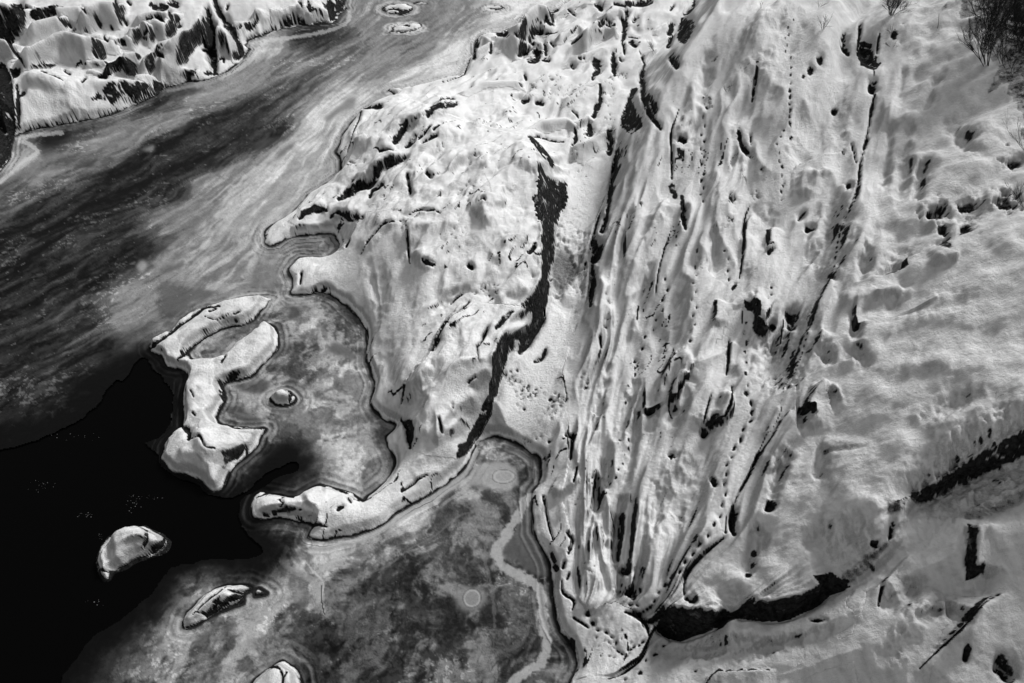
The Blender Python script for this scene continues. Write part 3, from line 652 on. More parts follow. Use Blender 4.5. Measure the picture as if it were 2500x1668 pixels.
for p, w in [([(1045,287),(1062,270),(1085,262),(1112,252)], 14), ([(1075,252),(1095,240),(1110,240)], 5), ([(963,350),(975,330),(992,308)], 13), ([(991,356),(1003,345),(1014,330)], 10),
  ([(827,486),(850,475),(877,455),(905,448),(930,412)], 11), ([(930,412),(960,395),(991,382)], 11), ([(903,480),(908,462),(934,456)], 9), ([(808,530),(823,520),(850,530),(884,532)], 10),
  ([(930,381),(957,375)], 7), ([(731,531),(750,520),(766,513),(797,511)], 11), ([(735,520),(770,505)], 3), ([(1042,424),(1052,431)], 8), ([(1170,500),(1180,497),(1186,505)], 5), ([(1022,335),(1050,312)], 5), ([(1030,345),(1066,330)], 5),
  ([(1060,320),(1078,305)], 5), ([(890,268),(905,264),(930,266)], 10), ([(995,430),(1002,470)], 6), ([(1278,245),(1290,240)], 9), ([(1310,248),(1325,250)], 8), ([(1145,645),(1152,650)], 9), ([(1032,640),(1045,645),(1060,643)], 8),
  ([(1100,740),(1112,725),(1130,712)], 5), ([(992,560),(996,600),(1000,640)], 4), ([(880,620),(925,565),(945,550),(985,540)], 3), ([(1000,528),(1030,518),(1075,520)], 3), ([(1293,612),(1305,600)], 8),
  ([(762,718),(768,706),(780,712),(800,705)], 5), ([(845,600),(852,585)], 4), ([(735,665),(732,690)], 4), ([(1072,1020),(1080,1058)], 4), ([(980,1200),(1020,1172),(1045,1162)], 4), ([(1145,935),(1160,925)], 4),
  ([(1330,1040),(1300,1072)], 0)]:
    if w: stroke(p, w, .12+.012*w)
# left bank fissures and dark places
stroke([(503,15),(511,54),(515,115),(519,150),(522,178)], 15, .9); stroke([(493,40),(500,70)], 7, .3); stroke([(500,178),(520,172),(530,180)], 9, .2); stroke([(496,120),(510,112)], 6, .2)
stroke([(522,-5),(538,29),(557,54),(572,82),(584,107)], 12, .5); stroke([(584,105),(586,128),(572,133)], 17, .4); stroke([(555,58),(566,66)], 16, .3)
patch([(22,5),(50,2),(58,30),(60,55),(45,64),(20,60),(18,30)], 1, .5, 3); patch([(80,22),(130,18),(141,36),(112,38),(80,28)], 1, .3, 2)  # first patch paints the black shadow beside the edge block
patch([(-20,140),(8,150),(24,180),(30,230),(36,300),(34,340),(26,360),(20,385),(-20,430)], 1, .4, 2)
patch([(20,166),(50,160),(48,178),(30,190)], 1, .3, 3)
patch([(222,248),(252,215),(262,200),(300,205),(330,212),(332,222),(300,230),(275,255),(250,243)], 1, 0, 7, .25)
patch([(372,195),(400,205),(408,205),(398,218),(345,240),(285,252),(300,244),(352,226),(376,218)], 1, 0, 4)
for p, w in [([(281,2),(285,20),(293,30)], 8), ([(308,0),(318,10)], 4), ([(200,18),(212,32)], 4), ([(142,40),(160,60)], 4), ([(170,62),(174,64)], 5), ([(236,44),(244,60)], 8), ([(208,72),(216,78)], 5), ([(180,72),(188,70)], 4), ([(224,92),(230,108),(228,118)], 9),
  ([(228,122),(236,136)], 7), ([(252,88),(260,97)], 6), ([(270,64),(274,70)], 5), ([(284,42),(292,40)], 5), ([(303,48),(308,58)], 6), ([(282,102),(290,96),(304,102)], 11), ([(356,66),(353,78)], 8), ([(360,45),(378,36),(400,50)], 8), ([(368,8),(382,12),(405,14)], 15), ([(412,28),(422,46)], 8),
  ([(416,2),(430,8)], 13), ([(344,86),(356,94)], 4), ([(368,140),(382,118),(394,108)], 6), ([(384,128),(396,132)], 9), ([(448,92),(450,104)], 6), ([(435,42),(428,48)], 10), ([(436,62),(440,60)], 6), ([(448,186),(470,184),(482,182)], 6), ([(460,172),(474,172)], 7), ([(530,145),(545,140),(546,152)], 4),
  ([(556,10),(553,22)], 5), ([(607,66),(612,62)], 9), ([(617,62),(622,52)], 7), ([(626,52),(629,38)], 6), ([(582,66),(588,60)], 5), ([(664,70),(672,68)], 7), ([(618,92),(640,90),(654,80)], 4), ([(690,56),(710,50),(728,44)], 14), ([(730,52),(750,48)], 9), ([(752,2),(756,18),(770,20)], 9),
  ([(800,0),(812,30)], 22), ([(822,0),(828,18)], 20), ([(730,0),(735,8)], 6), ([(100,176),(130,184),(155,198)], 4), ([(158,172),(170,180)], 4), ([(200,198),(206,190)], 6), ([(240,182),(256,184)], 9), ([(125,200),(150,192)], 0), ([(30,115),(60,160)], 4), ([(24,62),(30,100)], 5), ([(2,45),(18,55),(22,70)], 12), ([(2,75),(25,105)], 6),
  ([(36,310),(60,312),(110,306),(180,290),(210,284)], 3), ([(210,286),(250,278),(270,270),(290,268)], 2.5), ([(40,205),(42,260),(44,310)], 9)]:
    if w: stroke(p, w, .12+.012*w)
stroke([(45,230),(60,228)], 10, .15, .7)
# upper middle cluster
for p, w in [([(1338,14),(1345,26),(1350,34)], 6), ([(1332,36),(1340,48),(1348,52)], 15), ([(1350,24),(1360,20)], 9), ([(1306,78),(1320,74)], 8), ([(1305,82),(1340,80),(1360,78)], 4), ([(1386,20),(1396,30),(1406,38)], 4), ([(1460,8),(1468,18)], 11), ([(1533,2),(1560,4),(1590,2)], 14),  # last stroke here is a painted shadow band along the top
  ([(1500,8),(1540,12)], 5), ([(1466,60),(1474,48),(1490,55),(1500,58)], 12), ([(1517,45),(1526,60),(1524,85),(1518,100)], 9), ([(1530,28),(1528,60)], 9), ([(1548,50),(1553,42)], 6), ([(1520,100),(1526,130)], 4), ([(1378,100),(1400,75),(1410,62)], 2.5), ([(1395,106),(1412,92),(1422,84)], 5),
  ([(1455,140),(1460,160),(1456,175)], 17), ([(1498,130),(1500,165),(1500,182)], 10), ([(1448,190),(1455,165)], 6), ([(1464,205),(1468,235),(1462,262)], 9), ([(1462,250),(1450,278)], 12), ([(1440,300),(1442,318),(1438,325)], 15), ([(1486,320),(1490,345),(1488,372)], 15), ([(1290,335),(1320,334),(1345,342),(1376,346)], 5),
  ([(1404,312),(1408,335),(1398,352)], 7), ([(1162,92),(1166,110)], 7), ([(1156,125),(1158,138)], 8), ([(1200,106),(1198,128)], 4), ([(1268,128),(1282,124)], 12), ([(1292,145),(1310,140),(1314,122)], 14), ([(1330,108),(1334,130)], 7), ([(1326,144),(1340,146)], 6), ([(1218,80),(1232,80)], 10),
  ([(1260,78),(1280,90)], 9), ([(1296,98),(1302,104)], 8), ([(1344,102),(1352,112)], 4), ([(1398,158),(1402,162)], 8), ([(1280,180),(1285,192)], 5), ([(1270,200),(1275,208)], 5), ([(1514,142),(1518,146)], 6), ([(1562,122),(1572,150),(1576,158)], 4), ([(1640,58),(1636,75)], 13), ([(1645,12),(1638,22)], 5),
  ([(1540,100),(1552,108)], 9), ([(1536,88),(1560,92)], 3), ([(1415,140),(1425,140)], 5), ([(1145,150),(1134,180)], 3), ([(1136,180),(1120,187),(1095,195),(1080,200)], 2.5), ([(1396,268),(1406,275),(1412,285)], 4)]:
    stroke(p, w, .1+.012*w)
# cliff edge of the hillside
patch([(1542,213),(1528,257),(1516,289),(1518,306),(1542,325),(1567,308),(1569,291),(1552,267),(1542,243),(1557,213)], 1, .2, 4)
patch([(1664,41),(1652,92),(1673,107),(1698,60),(1690,48)], 1, .2, 5, .5)
for p, w in [([(1574,160),(1567,194),(1576,243),(1591,279),(1613,313)], 11), ([(1642,140),(1652,156)], 12), ([(1696,0),(1690,20),(1670,34)], 7), ([(1640,86),(1632,110)], 8), ([(1505,368),(1496,421),(1489,471),(1482,536)], 8), ([(1451,590),(1458,612),(1448,632)], 19), ([(1480,530),(1470,560)], 9), ([(1447,645),(1445,700),(1441,745)], 9),
  ([(1466,517),(1452,560),(1440,610)], 3), ([(1657,268),(1645,300),(1638,326),(1640,390),(1640,460)], 4), ([(1640,455),(1648,480)], 12), ([(1665,480),(1670,520),(1674,555)], 10), ([(1590,240),(1600,270)], 7), ([(1849,149),(1845,190),(1837,245)], 6),
  ([(1803,329),(1811,360),(1834,383)], 11), ([(1832,330),(1832,355)], 3), ([(2060,84),(2062,112),(2072,130)], 12), ([(2100,60),(2098,100)], 6), ([(2148,77),(2144,120),(2138,160)], 5), ([(2132,195),(2132,212)], 17), ([(2138,225),(2130,260),(2124,291)], 6), ([(2118,340),(2110,360)], 5), ([(2101,395),(2097,450),(2088,490)], 5), ([(2080,350),(2092,395)], 3),
  ([(1830,502),(1818,536),(1814,600),(1808,660),(1806,680)], 4), ([(1876,553),(1874,600),(1885,600)], 6), ([(1878,616),(1888,608)], 7), ([(1788,706),(1796,698)], 8), ([(1745,737),(1744,765),(1742,794)], 7), ([(1815,738),(1826,755),(1845,758),(1848,790)], 8), ([(1850,798),(1868,808),(1890,792)], 18), ([(1812,760),(1811,790)], 3),
  ([(1933,762),(1935,785)], 22), ([(1914,775),(1910,832)], 3), ([(1780,829),(1778,870),(1774,913)], 5), ([(1788,944),(1786,975),(1780,997),(1765,1028),(1740,1036)], 6), ([(1738,1030),(1720,1058)], 12), ([(1738,959),(1725,1000),(1714,1050)], 4), ([(1638,951),(1633,990),(1642,1013)], 5), ([(1955,528),(1962,520)], 11), ([(1972,556),(1985,552)], 11),
  ([(1883,1220),(1878,1238),(1895,1230)], 12), ([(1738,1168),(1746,1182)], 7), ([(1790,1235),(1788,1265),(1793,1302)], 12), ([(1775,1260),(1772,1300)], 3), ([(1768,1313),(1720,1352),(1688,1386),(1673,1413),(1669,1455)], 4), ([(1675,1465),(1690,1470)], 9), ([(2151,1436),(2148,1474)], 7), ([(2366,1281),(2369,1320),(2364,1365),(2362,1408)], 9),
  ([(2362,1412),(2388,1400),(2390,1390)], 6), ([(2136,1322),(2142,1326)], 11), ([(2180,1276),(2178,1300),(2172,1314)], 9), ([(2354,1595),(2352,1615)], 9), ([(2440,1620),(2460,1635),(2470,1655)], 24), ([(2440,1612),(2438,1630)], 16), ([(2427,1462),(2393,1482),(2362,1520),(2335,1547),(2274,1604),(2243,1635)], 3), ([(1722,1672),(1742,1646),(1784,1642),(1876,1639)], 3),
  ([(1528,1493),(1556,1502),(1578,1522),(1585,1550)], 8), ([(1585,1555),(1575,1590),(1558,1616),(1520,1645),(1480,1660)], 2.5), ([(1329,1210),(1336,1267),(1350,1318)], 3), ([(1384,1300),(1398,1318),(1388,1350)], 6), ([(1378,1370),(1374,1385)], 5), ([(1390,1400),(1384,1412)], 4), ([(1371,1417),(1375,1447),(1401,1466),(1397,1489)], 4), ([(1401,1508),(1436,1531)], 3), ([(1350,1382),(1358,1390)], 6),
  ([(1410,1135),(1400,1180)], 4), ([(1560,740),(1556,775)], 3), ([(1466,820),(1468,845)], 5), ([(1600,720),(1612,640),(1640,560)], 2.5), ([(1550,900),(1500,1010),(1455,1100)], 0), ([(1382,1060),(1400,1068)], 5), ([(1350,1250),(1345,1210)], 0), ([(1430,640),(1428,655)], 4), ([(1398,1060),(1392,1120)], 3),
  ([(1395,1020),(1410,985)],0), ([(2200,1500),(2210,1480)],0)]:
    if w: stroke(p, w, .1+.014*w)
corner_dark = (np.minimum(PU, 2560)-2330)/170-PV/300+.55*nz2  # ground darkened towards the upper right corner
ROCK = np.where((corner_dark > 0) & (PU > 2200) & (PV < 420) & (PV > -300), np.maximum(ROCK, .34+.3*np.clip(corner_dark, 0, 1)), ROCK)
patch([(2095,100),(2110,94),(2130,100),(2140,140),(2155,148),(2136,165),(2105,150),(2095,125)], 1, .4, 4)
stroke([(2136,161),(2125,291),(2106,375),(2094,452),(2067,525),(2056,553),(2044,607),(2033,664),(2014,702),(1983,760),(1964,848),(1945,898)], 2.0, .2, .8, 1.8)
stroke([(1945,898),(1914,944),(1906,1005),(1880,1055),(1868,1068),(1830,1156),(1799,1213),(1788,1252)], 2.6, .24, .75)
stroke([(2190,1226),(2250,1192),(2328,1148),(2404,1106),(2500,1060),(2620,1005)], 9, .4, .95, 2.2, wide=2.0)
stroke([(2150,1270),(2250,1210),(2328,1168),(2404,1126),(2520,1070),(2700,990)], 90, .55, 0)
stroke([(2180,1236),(2250,1200),(2328,1156),(2404,1114),(2520,1058)], 44, 0, .40, 1.8)  # soft shadow painted along the fissure, colour only
stroke([(2370,1255),(2440,1230),(2520,1195)], 34, .25, .35)
stroke([(2021,1098),(2060,1090),(2113,1087)], 12, .1, .35)
stroke([(1955,1475),(2080,1400),(2160,1330)], 30, .15, .35)
for q in [(2039,266,8,8,.3),(1932,332,6,5,.15),(1665,348,12,9,.35),(2074,450,7,6,.2),(2290,518,20,14,.5),(2455,490,22,15,.5),(2482,392,20,11,.4),(2365,500,22,14,.35),(2300,562,12,12,.3),(2362,555,14,16,.3),(2310,600,16,14,.25),(1645,395,0,0,0),(1978,170,8,12,.15),(2003,145,7,12,.15),(1790,480,9,9,.2),(2185,80,9,14,.15),
  (1962,185,6,6,.1),(1425,1378,0,0,0),(1525,1392,16,9,.35),(1540,1445,14,8,.35),(1435,1500,7,5,.15),(1447,1520,5,6,.15),(1640,1110,9,7,.15),(2060,370,5,9,.1),(1340,1078,4,4,.1),(2280,700,0,0,0),(1830,1400,9,9,.2),(2290,1480,0,0,0),(1845,1345,8,12,.15),(1990,1520,12,5,.15)]:
    if q[2]: pit(q[0], q[1], q[2], q[3], q[4], .75 if q[2] < 15 else .55)
for p, h, wl, wr in [
  ([(827,486),(877,450),(930,405),(991,375)], .5, 45, 12), ([(46,200),(100,206),(160,235),(215,270)], .3, 30, 26), ([(44,232),(100,236),(170,262),(200,285)], .25, 30, 30), ([(150,215),(200,240),(240,250)], .2, 30, 20), ([(963,350),(990,308),(1045,285),(1118,255)], .45, 40, 14), ([(870,300),(905,272),(960,262),(1010,270)], .25, 25, 20), ([(735,535),(766,515),(800,508)], .28, 22, 9), ([(805,532),(850,528),(890,534)], .25, 25, 8),
  ([(880,622),(925,567),(945,550),(985,543)], .25, 30, 14), ([(990,530),(1040,516),(1080,522)], .2, 30, 12), ([(994,530),(994,575),(1002,605)], .2, 34, 12), ([(1145,737),(1091,794),(1060,848),(1030,894),(991,940),(978,985)], .45, 40, 10),
  ([(1008,612),(1030,640),(1062,645)], .3, 26, 18), ([(1088,748),(1095,718),(1130,705),(1150,702)], -.18, 10, 22), ([(1150,950),(1170,920),(1205,903)], .2, 20, 20), ([(1240,388),(1290,400),(1312,430)], .25, 60, 16), ([(1170,540),(1200,500),(1240,490)], .3, 40, 30),
  ([(1185,470),(1180,520),(1200,560)], .2, 40, 20), ([(850,355),(880,345),(925,350),(955,375)], .3, 40, 30), ([(1000,420),(1020,400),(1060,395)], .2, 20, 12), ([(905,470),(960,440),(1000,430),(1080,420)], .2, 20, 30), ([(1090,420),(1110,395),(1150,380),(1200,375)], .25, 30, 35),
  ([(1000,480),(1040,470),(1085,480)], .22, 22, 26), ([(960,600),(1000,560),(1080,540)], .15, 30, 30), ([(1140,310),(1200,290),(1270,262)], .3, 40, 26), ([(1030,330),(1070,318),(1110,330),(1140,350)], .25, 24, 20), ([(1210,740),(1240,720),(1290,700)], .25, 30, 20),
  ([(1190,820),(1230,785),(1300,760)], .25, 30, 14), ([(1210,860),(1260,820),(1320,790)], .22, 30, 12), ([(1100,1020),(1130,990),(1170,980)], .3, 30, 26), ([(1000,990),(1020,940),(1060,900)], .25, 16, 14), ([(1040,1080),(1045,1010),(1060,950)], .2, 16, 18), ([(1070,1090),(1080,1040),(1110,1000)], .2, 18, 18),
  ([(1080,1060),(1110,1050),(1140,1020)], .25, 26, 20), ([(1010,1180),(1050,1160),(1080,1150)], .12, 20, 16), ([(900,560),(960,480),(1010,440)], .2, 30, 26),
  ([(1812,742),(1845,760),(1850,800),(1870,814),(1893,790)], .5, 42, 8), ([(1712,1064),(1735,1038),(1765,1030),(1785,1002),(1790,946)], .45, 42, 9), ([(1690,915),(1660,930),(1640,965),(1632,1000)], .3, 40, 12), ([(1790,830),(1780,870),(1774,915)], .2, 40, 8), ([(1842,510),(1822,560),(1814,600),(1806,680)], .3, 44, 8),
  ([(1888,550),(1876,590),(1872,620)], .25, 30, 8), ([(1752,730),(1744,765),(1740,800)], .25, 34, 8), ([(1690,850),(1660,870),(1620,930),(1600,990)], .3, 40, 20), ([(2029,947),(2006,945),(1983,970),(1968,1009),(1960,1058)], .4, 50, 16), ([(1955,1000),(1915,1020),(1880,1080),(1840,1150)], .2, 60, 8),
  ([(2060,700),(2030,690),(2012,710),(1990,770),(1960,850)], .3, 30, 9), ([(2010,805),(2002,835),(2015,865)], .2, 30, 12), ([(2040,750),(2100,737),(2150,727),(2210,708)], .3, 30, 34), ([(2200,905),(2270,892),(2340,905)], .14, 40, 60), ([(2255,548),(2300,562),(2345,548)], .25, 20, 22), ([(2278,642),(2300,626),(2345,636)], .2, 24, 26),
  ([(2364,1275),(2369,1330),(2362,1412)], .35, 90, 10), ([(2500,1450),(2427,1462),(2393,1482),(2362,1520),(2335,1547),(2274,1604),(2225,1660)], .25, 130, 14), ([(1900,1640),(1876,1639),(1784,1642),(1742,1646),(1715,1680)], .25, 60, 7),
  ([(2098,1458),(2151,1434),(2200,1380),(2240,1350)], .2, 8, 40), ([(1620,1600),(1700,1580),(1800,1560),(1900,1550)], .15, 50, 30), ([(1870,1570),(1950,1550),(2080,1500),(2150,1480)], .2, 50, 30),
  ([(1640,470),(1600,540),(1560,620),(1530,700)], .3, 30, 22), ([(1700,180),(1690,260),(1660,340),(1640,420)], .3, 40, 24), ([(1975,450),(1935,480),(1960,430),(2000,415)], .0, 30, 20), ([(1990,415),(1955,445),(1950,490)], .3, 40, 22), ([(1700,870),(1650,900),(1620,960)], .2, 30, 20),
  ([(1840,200),(1880,160),(1910,60)], .3, 50, 40), ([(2060,520),(2050,600),(2010,680)], .3, 50, 30), ([(1780,300),(1800,340),(1795,400)], .2, 40, 10), ([(1745,560),(1760,420),(1790,300)], .15, 24, 24), ([(2180,230),(2160,330),(2150,420)], .18, 30, 22), ([(2260,260),(2225,350),(2200,450)], .16, 40, 14),
  ([(2390,280),(2395,340),(2350,400)], .12, 60, 30), ([(2470,460),(2440,480),(2400,470)], .2, 40, 20), ([(2400,1330),(2450,1310),(2540,1290)], .1, 40, 60), ([(2130,1260),(2180,1230),(2196,1240),(2185,1290)], .2, 40, 14), ([(1700,1330),(1720,1300),(1760,1270)], .15, 20, 30),
  ([(1620,1520),(1650,1500),(1700,1505),(1760,1520)], .3, 40, 10), ([(1690,1470),(1720,1465),(1740,1490)], .15, 30, 20),
  ([(1400,1230),(1460,1260),(1480,1340)], .12, 40, 40), ([(1345,1215),(1390,1190),(1420,1160)], .2, 20, 12), ([(1400,1470),(1440,1480),(1500,1465)], .15, 30, 30),
  # islets
  ([(460,1066),(490,1070),(505,1095),(530,1102),(560,1095),(592,1086)], .35, 24, 30), ([(715,1260),(735,1270),(762,1283),(798,1283)], .2, 24, 8), ([(640,1256),(660,1262),(700,1248),(740,1248)], .15, 14, 8), ([(380,836),(414,815),(440,792),(479,766),(536,748)], .0, 10, 10),
  ([(446,960),(480,945),(530,950)], .15, 20, 30), ([(460,1010),(500,1000),(535,985)], .15, 16, 24), ([(262,1330),(290,1310),(340,1300),(358,1318)], .2, 20, 20), ([(560,1440),(530,1465),(500,1500)], .18, 14, 6), ([(590,1440),(540,1475),(510,1500)], .15, 10, 8), ([(740,1225),(770,1205),(800,1200)], .25, 20, 24), ([(680,1222),(690,1240),(660,1256)], .15, 14, 10)]:
    ridge(p, h, wl, wr)
# dark broken edges of the islets and shore ledges
for p, w in [([(372,836),(414,813),(440,791),(479,765),(500,750),(536,747)], 6), ([(366,850),(385,830),(404,822)], 8), ([(500,772),(530,779),(560,764)], 2.5), ([(432,876),(455,860),(475,845),(500,828)], 7), ([(540,882),(548,868)], 5), ([(534,930),(545,950),(546,975)], 9), ([(545,937),(570,922),(582,908)], 7),
  ([(585,928),(613,920),(643,896),(675,858),(679,821),(669,798)], 4), ([(553,974),(532,1012),(567,1042),(613,1044),(648,1046)], 3), ([(446,1040),(458,1050),(460,1070)], 11), ([(460,1070),(490,1072),(505,1096),(530,1104)], 5), ([(594,1088),(585,1105),(576,1118)], 9), ([(600,1092),(604,1118)], 5), ([(429,1160),(460,1162),(490,1180),(513,1201)], 5),
  ([(570,765),(585,758)], 4), ([(510,757),(525,752)], 5), ([(470,1008),(476,1014)], 4), ([(466,955),(472,968)], 3), ([(600,790),(640,760),(660,745)], 2.5), ([(575,783),(580,779)], 3),
  ([(683,1220),(690,1230),(682,1240)], 7), ([(635,1250),(645,1258),(668,1256),(700,1244),(740,1246)], 4), ([(720,1262),(735,1270),(762,1283),(797,1285)], 4), ([(765,1190),(797,1184),(816,1189),(845,1203)], 6), ([(824,1242),(834,1236)], 8), ([(612,1240),(614,1262),(628,1270),(670,1266),(716,1270)], 4), ([(625,1215),(660,1203),(716,1214)], 3), ([(850,1215),(856,1225)], 4),
  ([(751,1316),(800,1321),(877,1305),(934,1282),(965,1259),(1014,1229),(1068,1198),(1106,1168)], 6), ([(897,840),(893,856)], 2),  # long stroke paints the shadow under the undercut shore ledge
  ([(705,645),(703,668),(713,692)], 4), ([(884,275),(862,330),(848,372)], 2.5), ([(852,395),(862,402),(872,405)], 3),
  ([(276,1398),(320,1377),(365,1352),(395,1332),(402,1312)], 6), ([(360,1296),(358,1322),(345,1342)], 3), ([(240,1390),(268,1395),(276,1397)], 4), ([(470,1500),(500,1470),(530,1447),(552,1432)], 2.5), ([(478,1492),(510,1502),(528,1482),(538,1455)], 3), ([(505,1503),(540,1492),(570,1477),(600,1460)], 13),
  ([(556,1438),(585,1446),(612,1443)], 6), ([(520,1470),(548,1481)], 3), ([(455,1530),(490,1524)], 4), ([(560,1465),(590,1455)], 6), ([(628,1652),(640,1638),(665,1626),(682,1632)], 6), ([(682,1632),(690,1650),(688,1675)], 4), ([(700,1640),(690,1655)], 3), ([(658,976),(672,988),(701,991),(722,982)], 5), ([(704,956),(712,966),(704,982)], 3),
  ([(936,28),(960,20),(985,26),(1008,22)], 4), ([(950,36),(975,32),(1000,30)], 4), ([(984,60),(1000,62)], 3), ([(1325,1210),(1329,1230)], 3), ([(1345,1352),(1352,1372)], 5)]:
    stroke(p, w, .08+.008*w, 1, .9)
# shallow frozen hollow and round snow lump on the gully floor
pit(1372, 640, 34, 46, .35, 0); pit(1385, 752, 22, 14, .15, 0)
ridge([(1335,712),(1345,696),(1362,692),(1376,702),(1380,722),(1372,742)], .22, 26, 12)
GUL = np.hypot((PU-1375)/38, (PV-655)/62)*(1+.35*nz2); GULLY_SHADE = (1-sstep(.6, 1.15, GUL))*.85  # shading of the gully floor painted into the snow colour
GULLY_SHADE = np.maximum(GULLY_SHADE, (1-sstep(.6, 1.2, np.hypot((PU-1205)/34, (PV-985)/60)))*.35)
# gentle shaded furrows on the hillside
FUR = [([(1910,420),(1960,380),(2000,300),(2030,240)], 60, .12), ([(1905,60),(1880,100),(1840,130)], 60, .2), ([(2050,250),(2050,300),(2030,350)], 26, .2), ([(1950,360),(1975,410)], 30, .2), ([(2330,120),(2290,190),(2260,260),(2240,320)], 12, .25),
 ([(2210,170),(2195,230)], 8, .2), ([(2310,280),(2350,330),(2390,380)], 22, .25), ([(2060,520),(2030,600),(2000,680)], 40, .35), ([(1890,500),(1860,560),(1850,620)], 24, .2), ([(1940,840),(1900,880),(1905,910)], 50, .45), ([(1970,800),(1940,860)], 30, .2),
 ([(2150,680),(2220,650),(2240,660)], 34, .3), ([(2160,770),(2230,745),(2400,730)], 24, .12), ([(2075,770),(2100,760),(2090,830)], 20, .25), ([(2010,850),(2020,870)], 16, .25), ([(2060,880),(2090,850),(2130,900)], 20, .2), ([(1975,960),(1965,1010),(1960,1050)], 16, .35), ([(1930,1090),(1900,1160),(1880,1220)], 18, .35), ([(1700,1110),(1660,1200),(1610,1300)], 34, .3),
 ([(1600,900),(1560,1000),(1540,1100),(1520,1200)], 14, .3), ([(1560,900),(1530,1000),(1500,1100)], 14, .3), ([(1500,860),(1470,960),(1450,1080)], 12, .3), ([(1640,830),(1600,960),(1580,1080)], 16, .3), ([(1700,860),(1660,960),(1640,1060)], 18, .3), ([(1480,1100),(1460,1200),(1440,1300)], 20, .28), ([(1530,1180),(1500,1300),(1490,1380)], 22, .28),
 ([(1640,1140),(1610,1230),(1590,1310)], 26, .3), ([(1600,620),(1570,720),(1540,830)], 13, .25), ([(1680,640),(1650,760),(1620,860)], 13, .22), ([(1750,560),(1740,650)], 14, .2), ([(1540,480),(1520,600),(1490,700)], 13, .25), ([(1700,280),(1720,200),(1740,100)], 14, .25), ([(1880,260),(1890,200),(1910,150)], 12, .2),
 ([(2140,560),(2120,620),(2100,700)], 16, .3), ([(2230,330),(2210,420),(2190,500)], 16, .22), ([(2170,320),(2160,440)], 14, .18), ([(2255,400),(2240,470)], 14, .2), ([(2100,1340),(2050,1380)], 50, .2), ([(1850,1300),(1830,1380)], 20, .2), ([(2010,1300),(1980,1320)], 24, .15), ([(2230,1030),(2330,980),(2420,950)], 20, .18),
 ([(2000,1150),(2010,1100)], 16, .2), ([(1600,1600),(1700,1590),(1800,1570),(1880,1560)], 18, .25), ([(1700,1640),(1800,1600),(1950,1560),(2050,1540)], 18, .22), ([(2150,1600),(2200,1570),(2240,1520)], 30, .2), ([(2260,1500),(2290,1480)], 20, .25), ([(2330,1490),(2350,1500)], 24, .2), ([(2180,1470),(2230,1450)], 24, .25),
 ([(930,640),(935,700),(925,780)], 16, .22), ([(900,640),(925,750),(925,800)], 12, .22), ([(985,640),(1000,760)], 22, .12), ([(940,820),(950,900),(975,960)], 22, .15), ([(480,960),(510,935),(540,930)], 16, .1), ([(470,1010),(500,985),(540,975)], 12, .1),
 ([(270,1300),(262,1350),(275,1385)], 16, .25), ([(1230,600),(1260,610)], 30, .12), ([(1120,610),(1150,600)], 20, .12), ([(1180,620),(1210,640)], 16, .12)]
for p, w, d in FUR: stroke(p, w*1.3, d*(1.4 if p[0][0] > 1400 else 1.1)*(.6 if p[0][0] > 1500 and w < 14 else 1), 0)
# crests that catch the light
for p, w, d in [([(1770,770),(1800,740),(1850,720)], 14, -.15), ([(2140,730),(2220,715)], 12, -.15), ([(1680,850),(1640,890),(1610,960)], 10, -.2), ([(1990,950),(2030,945),(2060,990)], 10, -.2), ([(1640,480),(1600,540),(1560,620)], 10, -.18),
   ([(1975,440),(2010,420),(2030,420)], 10, -.2), ([(1900,1000),(1870,1060)], 8, -.1), ([(2280,640),(2330,636)], 12, -.15)]:
    stroke(p, w, d, 0)

# footprints: small pressed hollows in the snow
rf = random.Random(12)
def trail(pts, step=21, size=4.2, side=4.5):
    p = curve(pts, 6); acc = 0; k = 0
    for i in range(len(p)-1):
        L = math.hypot(p[i+1][0]-p[i][0], p[i+1][1]-p[i][1]); acc += L
        if acc >= step:
            acc = 0; k += 1
            dx, dy = (p[i+1][0]-p[i][0])/max(L, 1e-6), (p[i+1][1]-p[i][1])/max(L, 1e-6)
            s = side*(1 if k % 2 else -1)*rf.uniform(.5, 1.1)
            pit(p[i][0]-dy*s*.6, p[i][1]+dx*s*.6, size*rf.uniform(1.3, 1.7), size*rf.uniform(.7, .95), .09, .75, math.degrees(math.atan2(dy, dx)))
def scatter(u, v, ru, rv, n, size=3.2):
    for _ in range(n):
        a = rf.uniform(0, 6.28); r = math.sqrt(rf.random())
        pit(u+ru*r*math.cos(a), v+rv*r*math.sin(a), size*rf.uniform(.8, 1.4), size*rf.uniform(.6, 1), .05, rf.uniform(.25, .6), rf.uniform(0, 180))
trail([(1585,1480),(1608,1451),(1623,1426),(1659,1394),(1692,1351),(1728,1309),(1757,1260),(1770,1206),(1771,1156),(1784,1114),(1807,1072),(1822,1037),(1839,1014),(1828,967),(1824,923),(1822,882),(1821,836),(1820,800),(1822,770)])
trail([(1906,500),(1910,460),(1912,425),(1906,395),(1899,360),(1905,330),(1929,306)], 17, 3.2)
trail([(1929,306),(1929,260),(1930,210),(1932,153)], 12, 3.0, 1)
trail([(1928,145),(1920,100),(1932,55),(1938,30)], 12, 3.0, 8)
trail([(1468,1210),(1485,1190),(1500,1168),(1515,1140),(1531,1099),(1540,1060)], 18, 3.2)
trail([(1722,230),(1718,300),(1714,345),(1716,400),(1715,448),(1712,500)], 16, 3.0, 8)
trail([(1706,600),(1700,660),(1694,720),(1696,780),(1680,840)], 20, 3.0, 8)
trail([(1770,600),(1780,660),(1775,690)], 18, 2.8, 5)
trail([(1886,690),(1882,715),(1870,745)], 16, 3, 3)
trail([(1630,660),(1628,700),(1620,740),(1600,790),(1560,860),(1545,920),(1520,980)], 22, 3.6, 8)
